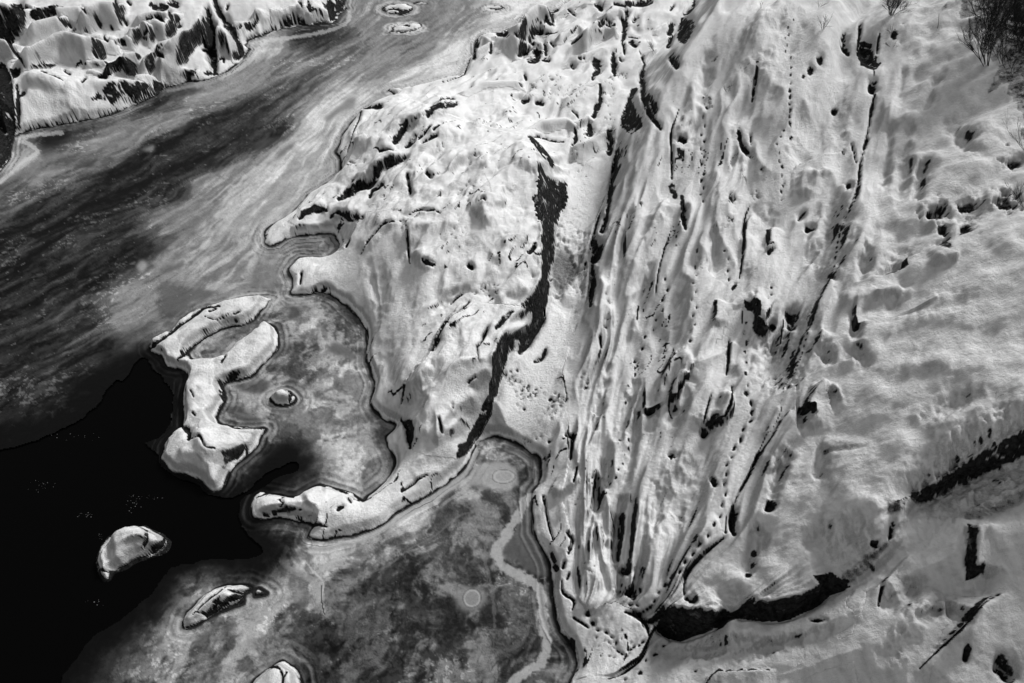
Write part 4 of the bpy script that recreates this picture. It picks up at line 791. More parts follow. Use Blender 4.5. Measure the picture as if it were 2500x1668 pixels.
trail([(1700,1640),(1560,1670)], 30, 3); trail([(1490,1680),(1560,1640),(1590,1600),(1640,1570)], 26, 3.2, 6)
trail([(1508,1585),(1520,1598),(1536,1600)], 8, 3, 3); trail([(1536,1586),(1560,1574),(1580,1562)], 9, 3, 3)
trail([(1530,1474),(1556,1478),(1560,1486)], 14, 3.6, 3); trail([(1445,1535),(1468,1538),(1485,1548),(1502,1560),(1502,1578)], 17, 3.2, 3)
scatter(1250,920,26,20,16,4); scatter(1270,950,22,20,14); scatter(1300,955,30,20,14); scatter(1278,985,20,14,8); scatter(1360,978,26,18,18,4.4); scatter(1235,838,26,22,22,3.6); scatter(1190,708,40,18,26,2.8)
scatter(1145,480,30,40,14,2.8); scatter(1120,560,20,40,10,2.8); scatter(1165,455,30,20,10,2.6); scatter(1300,1070,30,20,8,3); scatter(1340,1010,18,14,8,3)
scatter(1480,230,22,34,30,2.4); scatter(1488,300,14,22,20,2.4); scatter(1500,185,34,12,20,2.2); scatter(1395,372,16,18,14,2.6); scatter(1400,220,36,18,26,2.2); scatter(1355,228,30,16,18,2.2); scatter(1340,190,36,10,14,2.2); scatter(1300,225,10,24,10,2.2)
scatter(1180,310,20,20,8,2.2); scatter(1075,360,16,20,8,2.2); scatter(1170,395,40,16,10,2.2); scatter(1410,425,24,10,6,2.4); scatter(1500,1570,50,40,14,2.6)
scatter(1770,540,20,14,8,3.4); scatter(1840,480,14,20,9,3); scatter(1813,418,9,6,5,3.6); scatter(1745,140,10,10,5,3); scatter(1730,250,12,20,10,3.4); scatter(1680,330,20,60,8,2); scatter(1480,770,10,60,8,3.4); scatter(1430,930,14,20,8,3.2); scatter(1460,1010,20,14,8,3.2); scatter(1440,1380,14,20,6,3)
scatter(1860,412,10,8,6,3); scatter(1880,440,16,10,5,3); scatter(1480,1165,16,20,6,3); scatter(1515,1090,8,30,5,3); scatter(1420,1220,20,20,6,3)

H = H+(dH+RDG*np.where(m_hill | m_fore, 1.0, .9)*sstep(0, .35, Dsh))*np.where(land, 1, 0)
H = np.where(land, np.maximum(H, 0.015), H).astype(np.float32)
# wind-roughened snow
H = H+land*(hw*(.35+.65*rightw)+fw)*0.032*fbm(X*3.4+perlin(X, Y, 3), Y*6.0, 3, 131)
H = H+land*0.010*fbm(X*6, Y*6, 2, 133)
print('detail', time.time()-T0)

# ------------------------------------------------------------------ normals and where rock breaks through
def slope(Hh):
    hx_u = np.gradient(Hh, axis=1); hx_v = np.gradient(Hh, axis=0)
    xu = np.gradient(X, axis=1); xv = np.gradient(X, axis=0); yv = np.gradient(Y, axis=0)
    sxx = hx_u/xu; syy = (hx_v-sxx*xv)/yv
    return sxx, syy
SX, SY = slope(H)
sl = np.hypot(SX, SY)
nr = fbm(X*2.2+H*2.1, Y*2.2-H*2.4, 4, 140, .6)
ROCK = np.maximum(ROCK, sstep(2.3, 3.0, sl+.6*nr)*(Dsh > 2.6*CY_))
sl = np.where(Dsh > 2.6*CY_, sl, np.minimum(sl, .7))
ROCK = np.where(BARE > 0, np.maximum(ROCK, sstep(1.05-BARE*.9, 1.3-BARE*.9, sl*.55+.6*nr*BARE+.25*BARE)*(BARE > .05)), ROCK)
fis = np.abs(perlin(SC*5.0+.5*nz2, along*4.0, 83)); gate = sstep(.12, .3, perlin(X*.5, Y*.5, 141)+.3*nz2)*hw*mix(.0, 1, strong)*sstep(.05, .5, SC)
ROCK = np.maximum(ROCK, (fis < .032)*gate*.85*(sl > .35))
fis2 = np.abs(perlin(sx*1.6+.5*nz2, sy*.7, 142)); gate2 = sstep(.1, .3, perlin(X*.6, Y*.6, 143)+.3*nz2)*ow*calm
ROCK = np.maximum(ROCK, (fis2 < .05)*gate2*.85*(sl > .45))
# narrow ledges on the broken faces hold some snow
ledge = sstep(.16, .30, fbm(X*1.6+Y*1.1+1.2*H, H*3.0-X*.6+Y*.4, 4, 145, .65))
cave = (PV > 1380) & (PU > 1560) & (PU < 2130)
ROCK = ROCK*(1-.9*ledge*sstep(.3, .8, H)*(sl > .5)*(~cave))
# thin snow dusting lets the dark rock show on steeper ground; painted shade below
thin = np.clip(sstep(.55, 1.9, sl+.5*nr)*.55, 0, 1)
thin = np.where(sl < .4, 0, thin)
thin = np.maximum(thin, hw*np.clip(.06+.18*fbm(X*.5+H, Y*.5, 4, 151), 0, .3))
thin = np.maximum(thin, 0.16*sstep(0.1, .8, fbm(SC*3, Y*.4, 4, 150)+.3*nr)*hw)
sgn = np.where(land, 1.0, -1.0)
rim = np.clip(.95-Dsh*sgn/np.maximum(.9*CY_, .07)*.6, -1, 3)+np.minimum(1.3*nz2, .1)
rim = np.where(Dsh < 1.5, rim, -1)
thin = np.maximum(thin, hw*sstep(330, -40, PV)*sstep(1780, 2150, PU)*np.clip(.34+.5*nr, 0, .6))  # shade of the bushes painted as greyer snow on the upper hillside
thin = np.maximum(thin, GULLY_SHADE)  # painted gully shading joins the thin snow
thin = np.maximum(thin, im*np.clip(.16+.45*nr+.25*nz2, 0, .55)); thin = np.maximum(thin, bw*np.clip(.10+.35*nr, 0, .3))
thin = np.maximum(thin, (hw*rightw+fw)*np.clip(.20+.3*nr, 0, .4))  # vignette darkening put into the snow of the right side and foreground
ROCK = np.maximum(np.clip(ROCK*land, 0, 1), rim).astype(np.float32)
THIN_SHADE = (thin*land).astype(np.float32)

# ------------------------------------------------------------------ ice: frost, clear dark ice, shore bands
def lin(t): 
    t = np.clip(t/255.0, 0, 1); return np.where(t < .04045, t/12.92, ((t+.055)/1.055)**2.4)
TONES = [(30,470,95),(120,420,120),(100,540,42),(200,490,38),(300,420,40),(400,350,45),(500,300,60),(600,262,60),(700,225,85),(650,325,50),(500,400,40),(400,470,45),(250,540,48),(100,650,45),(50,760,52),(200,680,50),(300,620,58),
 (420,520,125),(520,440,150),(560,560,160),(620,480,172),(700,420,182),(750,350,182),(800,280,200),(880,220,190),(500,620,150),(450,650,140),(410,720,95),(550,690,150),(350,750,130),(200,800,75),(100,900,65),(30,1000,55),(200,940,42),(250,880,72),(330,800,125),
 (250,325,145),(110,342,30),(230,318,60),(180,370,115),(300,330,145),(400,290,125),(500,230,135),(600,195,125),(700,150,112),(740,88,62),(800,82,58),(850,120,105),(900,180,130),(1000,120,112),(1050,60,120),(1150,50,140),(1200,95,205),(1100,140,200),(1000,190,195),(900,40,140),(1250,30,222),(1320,10,232),(950,95,125),(660,112,190),(380,250,60),(420,225,90),(60,330,110),(80,365,180),(60,390,170),(100,400,120),(250,390,110),(130,500,60),  # darkest tones by the left shore are the bank's shadow, painted in
 (820,760,92),(860,830,110),(750,800,150),(820,900,155),(780,870,90),(700,830,95),(700,900,100),(620,960,125),(590,1010,90),(730,1000,150),(850,970,130),(880,930,150),(800,1050,155),(700,1060,95),(860,1120,145),(905,1080,120),(750,1130,140),(690,1120,55),(640,1140,70),(740,740,120),
 (540,850,120),(780,600,125),(700,610,150),(430,1000,95),(425,930,95),(380,1090,70),
 (1200,1090,105),(1280,1150,75),(1290,1110,110),(1150,1180,125),(1100,1230,100),(1010,1250,165),(900,1325,105),(850,1335,165),(1000,1400,66),(900,1450,60),(850,1550,50),(950,1550,62),(1050,1500,82),(1100,1350,92),(1150,1250,82),(1080,1300,95),(1280,1290,80),(1300,1370,75),(1250,1480,65),(1270,1560,60),(1150,1560,75),(1100,1640,80),(1360,1560,60),(1370,1620,75),(1340,1650,95),(1000,1640,70),
 (300,1560,90),(350,1480,112),(450,1400,112),(550,1560,115),(650,1480,112),(700,1540,92),(750,1420,145),(760,1345,160),(820,1430,75),(500,1640,115),(790,1600,60),(250,1640,85),(700,1290,75),(680,1340,50),(640,1290,90),(-300,600,60),(-300,900,60),(700,1900,90),(1200,1900,80)]
num = np.zeros((HY, HX)); den = np.zeros((HY, HX))
uh = UG[::2, ::2]; vh = VG[::2, ::2]
for u, v, t in TONES:
    a = uh-u; b = vh-v
    if v < 700: a, b = a*.75-b*.45, b*1.7+a*.65           # stretched along the river
    d2 = a*a+b*b; w_ = 1/(d2+900.0)**2
    num += w_*t; den += w_
BT = up2(num/den)
# flow direction: potential between the two banks
MF = np.zeros((HY, HX), bool); VF = np.zeros((HY, HX))
mb = m_bank[::2, ::2]; mm = m_main[::2, ::2] | m_isl['crescent'][::2, ::2]
MF[mb] = True; MF[mm] = True; VF[mm] = 1.0
pool = poly_mask([(360,850),(0,1090),(-480,1180),(-480,2040),(1400,2040),(1400,1000),(640,1000)], UG, VG)[::2, ::2]
MF |= pool; VF[pool] = 1.0
FC = blur(up2(relax(MF, VF, (300, 150, 80, 60, 40, 24))), 3)
river = sstep(.0, .02, FC)*(1-sstep(.985, 1.0, FC))
t_al = (X+Y*.75)
warp = 0.05*fbm(X*.25, Y*.25, 3, 160)
f1 = fbm((FC+warp)*14, t_al*.10, 5, 161, .6)
f2 = fbm((FC+warp)*34, t_al*.35, 4, 167, .6)
pool_n = fbm(X*.55+1.2*fbm(X*.3, Y*.3, 3, 172), Y*.55+1.2*fbm(X*.3, Y*.3, 3, 175), 5, 178, .6)
pool_f = fbm(X*2.2+1.6*fbm(X*.7, Y*.7, 3, 181), Y*2.2, 5, 184, .65)
nA = mix(pool_n, f1, river); nB = mix(pool_f, f2*.7+.5*fbm(X*1.6, Y*1.6, 4, 188, .65), river)
tone = BT*1.0
patchy = sstep(.02, .07, nA+.35*nB)-sstep(-.02, -.07, nA+.35*nB)*.9
def levels(t, L, w=7):
    o = np.zeros_like(t)+L[0]
    for a, b in zip(L[:-1], L[1:]): o = o+(b-a)*sstep((a+b)/2-w, (a+b)/2+w, t)
    return o
tq = BT+mix(30*pool_n+26*pool_f, 20*f1+22*f2+20*fbm(X*1.5+nz2, Y*1.5, 5, 206, .65), river)
tone = mix(BT, levels(tq, [38, 62, 92, 128, 165, 198], 6), .72)
calmr = mix(1.0, .45, river)
tone = tone*(1+.12*calmr*patchy)+np.where(BT < 110, 10*patchy, 5*patchy)*calmr+24*nB+18*nA*calmr+16*fbm(X*2.6, Y*2.6, 4, 191, .7)
# frosty flecks on clear ice
fl = fbm(X*3.0+2*f2, Y*3.0, 4, 190, .7)
fm = sstep(.05, .25, fbm(X*.33, Y*.33, 3, 193)+.25*f1)
tone = tone+(BT < 115)*fm*sstep(.12, .22, fl)*48
f3 = fbm((FC+warp)*70+.8*nz2, t_al*1.3, 5, 168, .7)
f4 = fbm((FC+warp)*16+.3*nz2, t_al*.22+.4*nz2, 5, 169, .68)
plate = (sstep(.10, .13, f4)-sstep(-.14, -.11, f4))*river
tone = tone+river*(22*f3+np.where(BT < 100, 15, 9)*plate)
pl2 = fbm(X*1.1+1.1*nz2, Y*1.1+.8*nz1, 5, 170, .7)
tone = tone+(1-river)*(15*sstep(.08, .12, pl2)-13*sstep(-.10, -.13, pl2)+14*fbm(X*5, Y*5, 4, 171, .75))
# thin winding cracks
cr = np.abs(mix(pool_n, f1*.8, river)+.1*pool_f-.16); tone = tone-24*(1-sstep(0, .012, cr))
# clear-ice windows and a painted bank shadow: traced dark and light shapes
def ishape(pts, t, soft=1, amt=1.0, jag=4):
    global tone
    m = poly_mask(curve(pts+[pts[0]], 3)[:-1], UG+jag*nz1, VG+jag*.8*nz2)
    f = blur(m.astype(np.float32), soft)*amt
    tone = tone*(1-f)+(t+18*nB+12*nA)*f
def iline(pts, w, t, amt=1.0, jag=.5, shape=1.0):
    global tone
    p = curve(pts, 3)
    D = np.full(X.shape, 1e3, np.float32)
    for i in range(len(p)-1):
        (u1, v1), (u2, v2) = p[i], p[i+1]
        r = w*3+8
        a0 = max(int((min(u1, u2)-r-U0)/DU), 0); a1 = min(int((max(u1, u2)+r-U0)/DU)+1, NX)
        b0 = max(int((min(v1, v2)-r-V0)/DU), 0); b1 = min(int((max(v1, v2)+r-V0)/DU)+1, NY)
        s = (slice(b0, b1), slice(a0, a1)); pu = UG[s]-u1; pv = VG[s]-v1; ex, ey = u2-u1, v2-v1
        tt = np.clip((pu*ex+pv*ey)/(ex*ex+ey*ey+1e-6), 0, 1)
        D[s] = np.minimum(D[s], np.hypot(pu-tt*ex, pv-tt*ey))
    f = amt*(1-sstep(.7, 1.2, D/(w*.5*(1+jag*nz1))))
    tone = tone*(1-f)+(t+10*nB)*f
ishape([(400,700),(425,695),(440,706),(490,706),(525,712),(505,728),(470,738),(440,758),(402,765),(395,735)], 92)
ishape([(790,288),(830,258),(850,240),(868,240),(862,262),(835,275),(800,296)], 130); ishape([(645,398),(668,392),(680,372),(708,352),(718,356),(700,372),(660,402)], 105)
ishape([(372,614),(395,604),(412,598),(400,610),(380,616)], 60); ishape([(396,662),(415,650),(450,640),(440,655),(405,668)], 95); ishape([(332,648),(350,634),(360,650),(345,668)], 150)
ishape([(620,352),(650,338),(690,335),(660,350),(630,372)], 70); ishape([(345,366),(372,354),(380,356),(370,372)], 135)
ishape([(700,775),(710,752),(728,752),(732,772),(712,778)], 80); ishape([(800,860),(815,835),(850,850),(870,880),(840,870)], 95); ishape([(568,995),(590,995),(610,1012),(640,1028),(630,1040),(590,1030)], 80)
ishape([(570,940),(610,935),(640,925),(660,940),(640,960),(600,958)], 75); ishape([(640,1108),(700,1085),(740,1095),(700,1120),(650,1140)], 40, 3)
ishape([(1290,1213),(1300,1260),(1308,1310),(1325,1345),(1342,1380),(1340,1405),(1300,1400),(1262,1375),(1228,1352),(1245,1320),(1262,1280),(1275,1245)], 82)
ishape([(1140,1180),(1160,1140),(1190,1130),(1230,1128),(1260,1150),(1262,1180),(1240,1200),(1200,1192)], 150)
ishape([(1108,1460),(1125,1438),(1150,1432),(1180,1440),(1190,1465),(1165,1490),(1130,1490)], 128, 2)
ishape([(100,345),(150,328),(210,318),(170,345),(115,372),(95,372)], 30, 3)  # dark shadow of the bank painted on the ice
iline([(1290,1215),(1271,1245),(1240,1300),(1212,1345),(1229,1382),(1267,1405),(1305,1425),(1321,1455),(1325,1520),(1336,1566),(1325,1612),(1279,1646),(1252,1666),(1230,1700)], 25, 165, .9, 1.1)
iline([(1180,1250),(1192,1280),(1190,1320),(1182,1360),(1195,1410),(1205,1470),(1207,1530)], 8, 120, .45, 1.5)
iline([(1160,1250),(1120,1260),(1060,1310),(1000,1340),(950,1380),(900,1400)], 4, 110, .6)
iline([(1160,1108),(1145,1140),(1110,1180),(1070,1210),(1010,1245),(960,1275),(900,1310),(840,1330),(790,1340),(760,1345)], 17, 168, .9)
iline([(860,1345),(820,1365),(780,1395)], 9, 165, .7)
iline([(700,1340),(690,1370),(720,1395),(760,1415),(778,1450),(790,1490)], 16, 150, .6, 1.5); iline([(745,1370),(765,1395),(790,1425),(785,1460),(792,1500)], 5, 190, .6); iline([(786,1430),(786,1470),(792,1500)], 3, 30, .9)
iline([(500,372),(420,380),(350,352),(300,370),(250,392)], 0.1, 100, 0)
iline([(0,545),(60,500),(130,470),(180,435),(235,405),(245,385),(300,375)], 9, 130, .35, 2.2); iline([(300,372),(360,338),(430,305),(520,270),(600,235),(680,190),(760,150),(830,120),(890,95)], 8, 150, .35, 2.2)
iline([(95,340),(60,352),(35,372)], 0.1, 100, 0); iline([(28,420),(60,392),(92,372),(70,352),(45,340),(90,330),(150,325)], 11, 190, .7, 1.4)
iline([(0,445),(28,420)], 12, 190, .8)
iline([(540,190),(590,165),(620,140),(632,118),(660,100),(740,88),(820,70),(850,50),(852,30)], 10, 200, .65, 1.4); iline([(410,222),(470,210),(540,190)], 8, 150, .6)
iline([(600,40),(560,30)], 0.1, 100, 0)
for (u, v, rx, ry, t1, t2) in [(1152,1460,19,18,170,135), (1230,1163,22,13,170,150), (693,973,38,22,170,150), (990,69,50,15,190,200), (1208,20,30,8,190,220), (970,22,48,18,180,150)]:
    q = np.hypot((UG-u)/rx, (VG-v)/ry)*(1+.22*nz2)
    tone = np.where(q < .85, t2+10*nB, tone); f = 1-sstep(.0, .16, np.abs(q-1)); tone = tone*(1-f)+t1*f
    f = .7*(1-sstep(.0, .08, np.abs(q-1.25))); tone = tone*(1-f)+(t1-90)*f
# shore bands left by the falling water level
dd = Dsh+.05*fbm(X*1.1, Y*1.1, 3, 201)
bandv = perlin(X*.25, Y*.25, 203)
bd = np.where(dd < 1.6, dd, 9)
def band(c, w, t, a):
    global tone
    f = a*(1-sstep(.4, 1.0, np.abs(bd-c)/w)); tone = tone*(1-f)+t*f
big = blur((m_main | m_bank).astype(np.float32), 26) > .03
bs = np.where(big, 1.0, .45)*np.clip(.75+.9*bandv, .15, 1)
bd = bd+.10*fbm(X*.7, Y*.7, 3, 205)
gate_ = lambda sd__, lo=.0: np.clip(.45+1.9*fbm(X*.45, Y*.45, 3, sd__), lo, 1)
band(.0, .07, 20, .9); band(.13, .07, 140, .8*bs*gate_(211, .4)); band(.23, .028, 34, .9*bs*gate_(212, .35)); band(.36, .10, 178, .8*bs*gate_(213, .15)); band(.50, .022, 50, .8*bs*gate_(214, .2)); band(.63, .08, 165, .6*bs*gate_(215, .2)); band(.74, .018, 60, .5*bs*gate_(216))
# thin dark ice beside the open water
edge = sstep(.0, 1.0, (Dwat+.35*fbm(X*1.3, Y*1.3, 4, 204, .65))/mix(1.7, 3.2, sstep(500, 200, UG)))
tone = tone*mix(.05, 1.0, edge**.9)
tone = tone-np.where(river > .5, 14*sstep(110, 60, BT), 8*sstep(110, 70, BT))
tone = np.clip(tone, 5, 245)
ALB = lin(tone).astype(np.float32)*1.05
# slight relief on the ice: banks of the bands
Hice = 0.02*np.cos(np.clip(bd, 0, .5)*24)*(bd < .5)+0.012*nB
Hice = Hice.astype(np.float32)
H = np.where(land, H, Hice)
print('ice', time.time()-T0)

# ------------------------------------------------------------------ materials
def new_mat(name):
    m = bpy.data.materials.new(name); m.use_nodes = True
    n = m.node_tree; n.nodes.clear()
    o = n.nodes.new('ShaderNodeOutputMaterial'); p = n.nodes.new('ShaderNodeBsdfPrincipled')
    n.links.new(p.outputs[0], o.inputs[0]); return m, n, p
def attr(n, name):
    a = n.nodes.new('ShaderNodeAttribute'); a.attribute_name = name; return a.outputs['Fac']
def noise(n, scale, detail=4, rough=.6, coord=None):
    t = n.nodes.new('ShaderNodeTexNoise'); t.inputs['Scale'].default_value = scale; t.inputs['Detail'].default_value = detail; t.inputs['Roughness'].default_value = rough
    if coord is not None: n.links.new(coord, t.inputs['Vector'])
    return t.outputs['Fac']
def maths(n, op, a, b=None, clamp=False):
    m = n.nodes.new('ShaderNodeMath'); m.operation = op; m.use_clamp = clamp
    for i, q in enumerate((a, b)):
        if q is None: continue
        if isinstance(q, (int, float)): m.inputs[i].default_value = q
        else: n.links.new(q, m.inputs[i])
    return m.outputs[0]
def ramp(n, f, stops):
    r = n.nodes.new('ShaderNodeValToRGB'); n.links.new(f, r.inputs[0])
    while len(r.color_ramp.elements) < len(stops): r.color_ramp.elements.new(.5)
    for e, (p, c) in zip(r.color_ramp.elements, stops): e.position = p; e.color = (c, c, c, 1)
    return r.outputs[0]
def mixc(n, f, a, b):
    m = n.nodes.new('ShaderNodeMix'); m.data_type = 'RGBA'; n.links.new(f, m.inputs[0])
    for k, q in ((6, a), (7, b)):
        if isinstance(q, (int, float)): m.inputs[k].default_value = (q, q, q, 1)
        else: n.links.new(q, m.inputs[k])
    return m.outputs[2]
def geo(n):
    g = n.nodes.new('ShaderNodeNewGeometry'); return g.outputs['Position']
def snow_material():
    m, n, p = new_mat('snow_over_rock'); pos = geo(n)
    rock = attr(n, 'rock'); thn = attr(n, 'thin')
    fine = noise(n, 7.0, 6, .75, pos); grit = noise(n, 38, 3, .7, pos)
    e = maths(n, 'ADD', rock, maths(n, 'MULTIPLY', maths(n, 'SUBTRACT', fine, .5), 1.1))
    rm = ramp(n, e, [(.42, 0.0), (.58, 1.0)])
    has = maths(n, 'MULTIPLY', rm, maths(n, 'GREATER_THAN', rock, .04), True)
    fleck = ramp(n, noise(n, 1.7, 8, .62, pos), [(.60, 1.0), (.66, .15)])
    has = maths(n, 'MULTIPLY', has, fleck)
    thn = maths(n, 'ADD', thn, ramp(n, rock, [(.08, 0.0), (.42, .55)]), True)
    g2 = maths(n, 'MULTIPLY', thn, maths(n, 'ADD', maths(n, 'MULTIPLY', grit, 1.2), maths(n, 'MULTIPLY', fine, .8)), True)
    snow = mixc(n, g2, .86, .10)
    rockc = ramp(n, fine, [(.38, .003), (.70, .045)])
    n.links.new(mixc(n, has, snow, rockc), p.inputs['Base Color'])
    rr = n.nodes.new('ShaderNodeMapRange'); n.links.new(has, rr.inputs[0]); rr.inputs[3].default_value = .75; rr.inputs[4].default_value = .85
    n.links.new(rr.outputs[0], p.inputs['Roughness'])
    p.inputs['Specular IOR Level'].default_value = .05
    b = n.nodes.new('ShaderNodeBump'); b.inputs['Strength'].default_value = .8; b.inputs['Distance'].default_value = .09
    hh = maths(n, 'ADD', maths(n, 'MULTIPLY', noise(n, 11, 5, .7, pos), 1.0), maths(n, 'MULTIPLY', grit, .45))
    hh = maths(n, 'ADD', hh, maths(n, 'MULTIPLY', fine, maths(n, 'MULTIPLY', has, 2.5)))
    n.links.new(hh, b.inputs['Height']); n.links.new(b.outputs[0], p.inputs['Normal'])
    return m
def ice_material():
    m, n, p = new_mat('frosted_ice'); pos = geo(n)
    t = attr(n, 'tone'); g = noise(n, 30, 4, .75, pos); g2 = noise(n, 9, 5, .7, pos)
    k = maths(n, 'ADD', maths(n, 'MULTIPLY', g, .9), maths(n, 'MULTIPLY', g2, .7))
    k = maths(n, 'ADD', k, .2)
    v = maths(n, 'MULTIPLY', t, k)
    c = n.nodes.new('ShaderNodeCombineColor')
    for i in range(3): n.links.new(v, c.inputs[i])
    n.links.new(c.outputs[0], p.inputs['Base Color'])
    p.inputs['Roughness'].default_value = .5; p.inputs['Specular IOR Level'].default_value = .12
    b = n.nodes.new('ShaderNodeBump'); b.inputs['Strength'].default_value = .3; b.inputs['Distance'].default_value = .02
    n.links.new(g2, b.inputs['Height']); n.links.new(b.outputs[0], p.inputs['Normal'])
    return m
def water_material():
    m, n, p = new_mat('black_water'); pos = geo(n)
    p.inputs['Base Color'].default_value = (.0015, .0015, .0015, 1); p.inputs['Roughness'].default_value = .12
    p.inputs['Specular IOR Level'].default_value = .04
    b = n.nodes.new('ShaderNodeBump'); b.inputs['Strength'].default_value = .15; b.inputs['Distance'].default_value = .02
    n.links.new(noise(n, 2.2, 3, .5, pos), b.inputs['Height']); n.links.new(b.outputs[0], p.inputs['Normal'])
    return m
def bark_material():
    m, n, p = new_mat('dark_twigs'); pos = geo(n)
    n.links.new(ramp(n, noise(n, 20, 3, .6, pos), [(.3, .008), (.8, .03)]), p.inputs['Base Color']); p.inputs['Roughness'].default_value = .9
    p.inputs['Specular IOR Level'].default_value = .1
    return m
SNOW = snow_material(); ICE = ice_material(); WATERM = water_material(); BARK = bark_material()

# ------------------------------------------------------------------ build meshes from the survey grid
def finish(o, label=None, cat=None, group=None, kind=None):
    if label: o['label'] = label
    if cat: o['category'] = cat
    if group: o['group'] = group
    if kind: o['kind'] = kind
    return o
HLAND = np.where(land, H, -1.1*np.minimum(Dsh, 2)).astype(np.float32)
HICE = np.where(land, Hice*0, Hice).astype(np.float32)
P = np.stack([X, Y, HLAND], -1).reshape(-1, 3)
PICE = np.stack([X, Y, HICE], -1).reshape(-1, 3)
ids = np.arange(NX*NY).reshape(NY, NX)
QUAD = np.stack([ids[:-1, :-1], ids[1:, :-1], ids[1:, 1:], ids[:-1, 1:]], -1)       # wound upward
def build(name, facemask, mat, attrs, skirt=0.0, parent=None, P=P):
    q = QUAD[facemask]
    if not len(q): return None
    used, inv = np.unique(q.ravel(), return_inverse=True)
    q2 = inv.reshape(-1, 4); co = P[used].copy(); at = {k: v.reshape(-1)[used] for k, v in attrs.items()}
    if skirt > 0:
        E = np.concatenate([q2[:, [0, 1]], q2[:, [1, 2]], q2[:, [2, 3]], q2[:, [3, 0]]])
        key = np.minimum(E[:, 0], E[:, 1]).astype(np.int64)*len(used)+np.maximum(E[:, 0], E[:, 1])
        _, first, cnt = np.unique(key, return_index=True, return_counts=True)
        be = E[first[cnt == 1]]
        bv = np.unique(be); mp = -np.ones(len(used), int); mp[bv] = len(used)+np.arange(len(bv))
        low = co[bv].copy(); zb = low[:, 2].min()-skirt; low[:, 2] = zb
        c0 = low[:, :2].mean(0); low[:, :2] = c0+(low[:, :2]-c0)*.98
        sk = np.stack([be[:, 1], be[:, 0], mp[be[:, 0]], mp[be[:, 1]]], -1)
        co = np.concatenate([co, low]); q2 = np.concatenate([q2, sk])
        at = {k: np.concatenate([v, np.full(len(bv), v.mean())]) for k, v in at.items()}
    me = bpy.data.meshes.new(name)
    me.vertices.add(len(co)); me.vertices.foreach_set('co', co.astype(np.float32).ravel())
    me.loops.add(q2.size); me.loops.foreach_set('vertex_index', q2.astype(np.int32).ravel())
    me.polygons.add(len(q2)); me.polygons.foreach_set('loop_start', np.arange(0, q2.size, 4, dtype=np.int32))
    me.polygons.foreach_set('use_smooth', np.ones(len(q2), bool))
    me.update(calc_edges=True)
    for k, v in at.items():
        a = me.attributes.new(k, 'FLOAT', 'POINT'); a.data.foreach_set('value', v.astype(np.float32))
    me.materials.append(mat)
    o = bpy.data.objects.new(name, me); COL.objects.link(o)
    if parent: o.parent = parent
    return o
def fm(m): return m[:-1, :-1] & m[1:, :-1] & m[:-1, 1:] & m[1:, 1:]
land2 = land.copy()
for sh_, ax_ in ((1, 0), (-1, 0), (1, 1), (-1, 1)): land2 |= np.roll(land, sh_, ax_)
f_land = land2[:-1, :-1] | land2[1:, :-1] | land2[:-1, 1:] | land2[1:, 1:]
core = land.copy()
for _ in range(2):
    c2 = core.copy()
    for sh_, ax_ in ((1, 0), (-1, 0), (1, 1), (-1, 1)): c2 &= np.roll(core, sh_, ax_)
    core = c2
f_core = core[:-1, :-1] & core[1:, :-1] & core[:-1, 1:] & core[1:, 1:]
def fany(m): return m[:-1, :-1] | m[1:, :-1] | m[:-1, 1:] | m[1:, 1:]
f_water = fany(m_water)
f_ice = ~f_core & ~f_water
RA = {'rock': ROCK, 'thin': THIN_SHADE}
build('river_ice', f_ice, ICE, {'tone': ALB}, P=PICE)['kind'] = 'structure'
wm = bpy.data.meshes.new('open_water')
wm.from_pydata([(-120, 2, -.06), (120, 2, -.06), (120, 130, -.06), (-120, 130, -.06)], [], [(0, 1, 2, 3)]); wm.materials.append(WATERM)
w = bpy.data.objects.new('open_water', wm); COL.objects.link(w); w['kind'] = 'structure'
PU, PV = project(X, Y, H)
taken = np.zeros_like(f_land)
fr = RID[:-1, :-1]
rockf = (ROCK[:-1, :-1]+ROCK[1:, :-1]+ROCK[:-1, 1:]+ROCK[1:, 1:])*.25 > .5
def pieces(m):
    """connected groups of cells"""
    left = set(np.flatnonzero(m.ravel()).tolist()); W_ = m.shape[1]; out = []
    while left:
        a = left.pop(); comp = [a]; st = [a]
        while st:
            q = st.pop()
            for d in (-1, 1, -W_, W_):
                if q+d in left: left.remove(q+d); comp.append(q+d); st.append(q+d)
        out.append(np.array(comp))
    return out
def rock_thing(name, m, skirt=.2):
    q = QUAD[m]
    c = P[q[:, 0]].mean(0); c[2] = P[q[:, 0], 2].min()
    root = bpy.data.objects.new(name, None); COL.objects.link(root); root.location = [float(t) for t in c]
    rk_ = [c_ for c_ in pieces(m & rockf) if len(c_) >= 14]
    parts = []; rest = m.copy()
    for c_ in rk_:
        mm = np.zeros_like(m); mm.ravel()[c_] = True; rest &= ~mm; parts.append(('bare_rock', mm))
    sn = sorted(pieces(rest), key=len, reverse=True)
    for c_ in [q for q in sn if len(q) >= 14] or sn[:1]:
        mm = np.zeros_like(m); mm.ravel()[c_] = True; parts.append(('snow_cover', mm))
    for nm_, mm_ in parts:
        if mm_.sum() < 1: continue
        o = build(nm_, mm_, SNOW, RA, skirt, root); o.location = [-float(t) for t in c]
    return root
cnt_small = 0
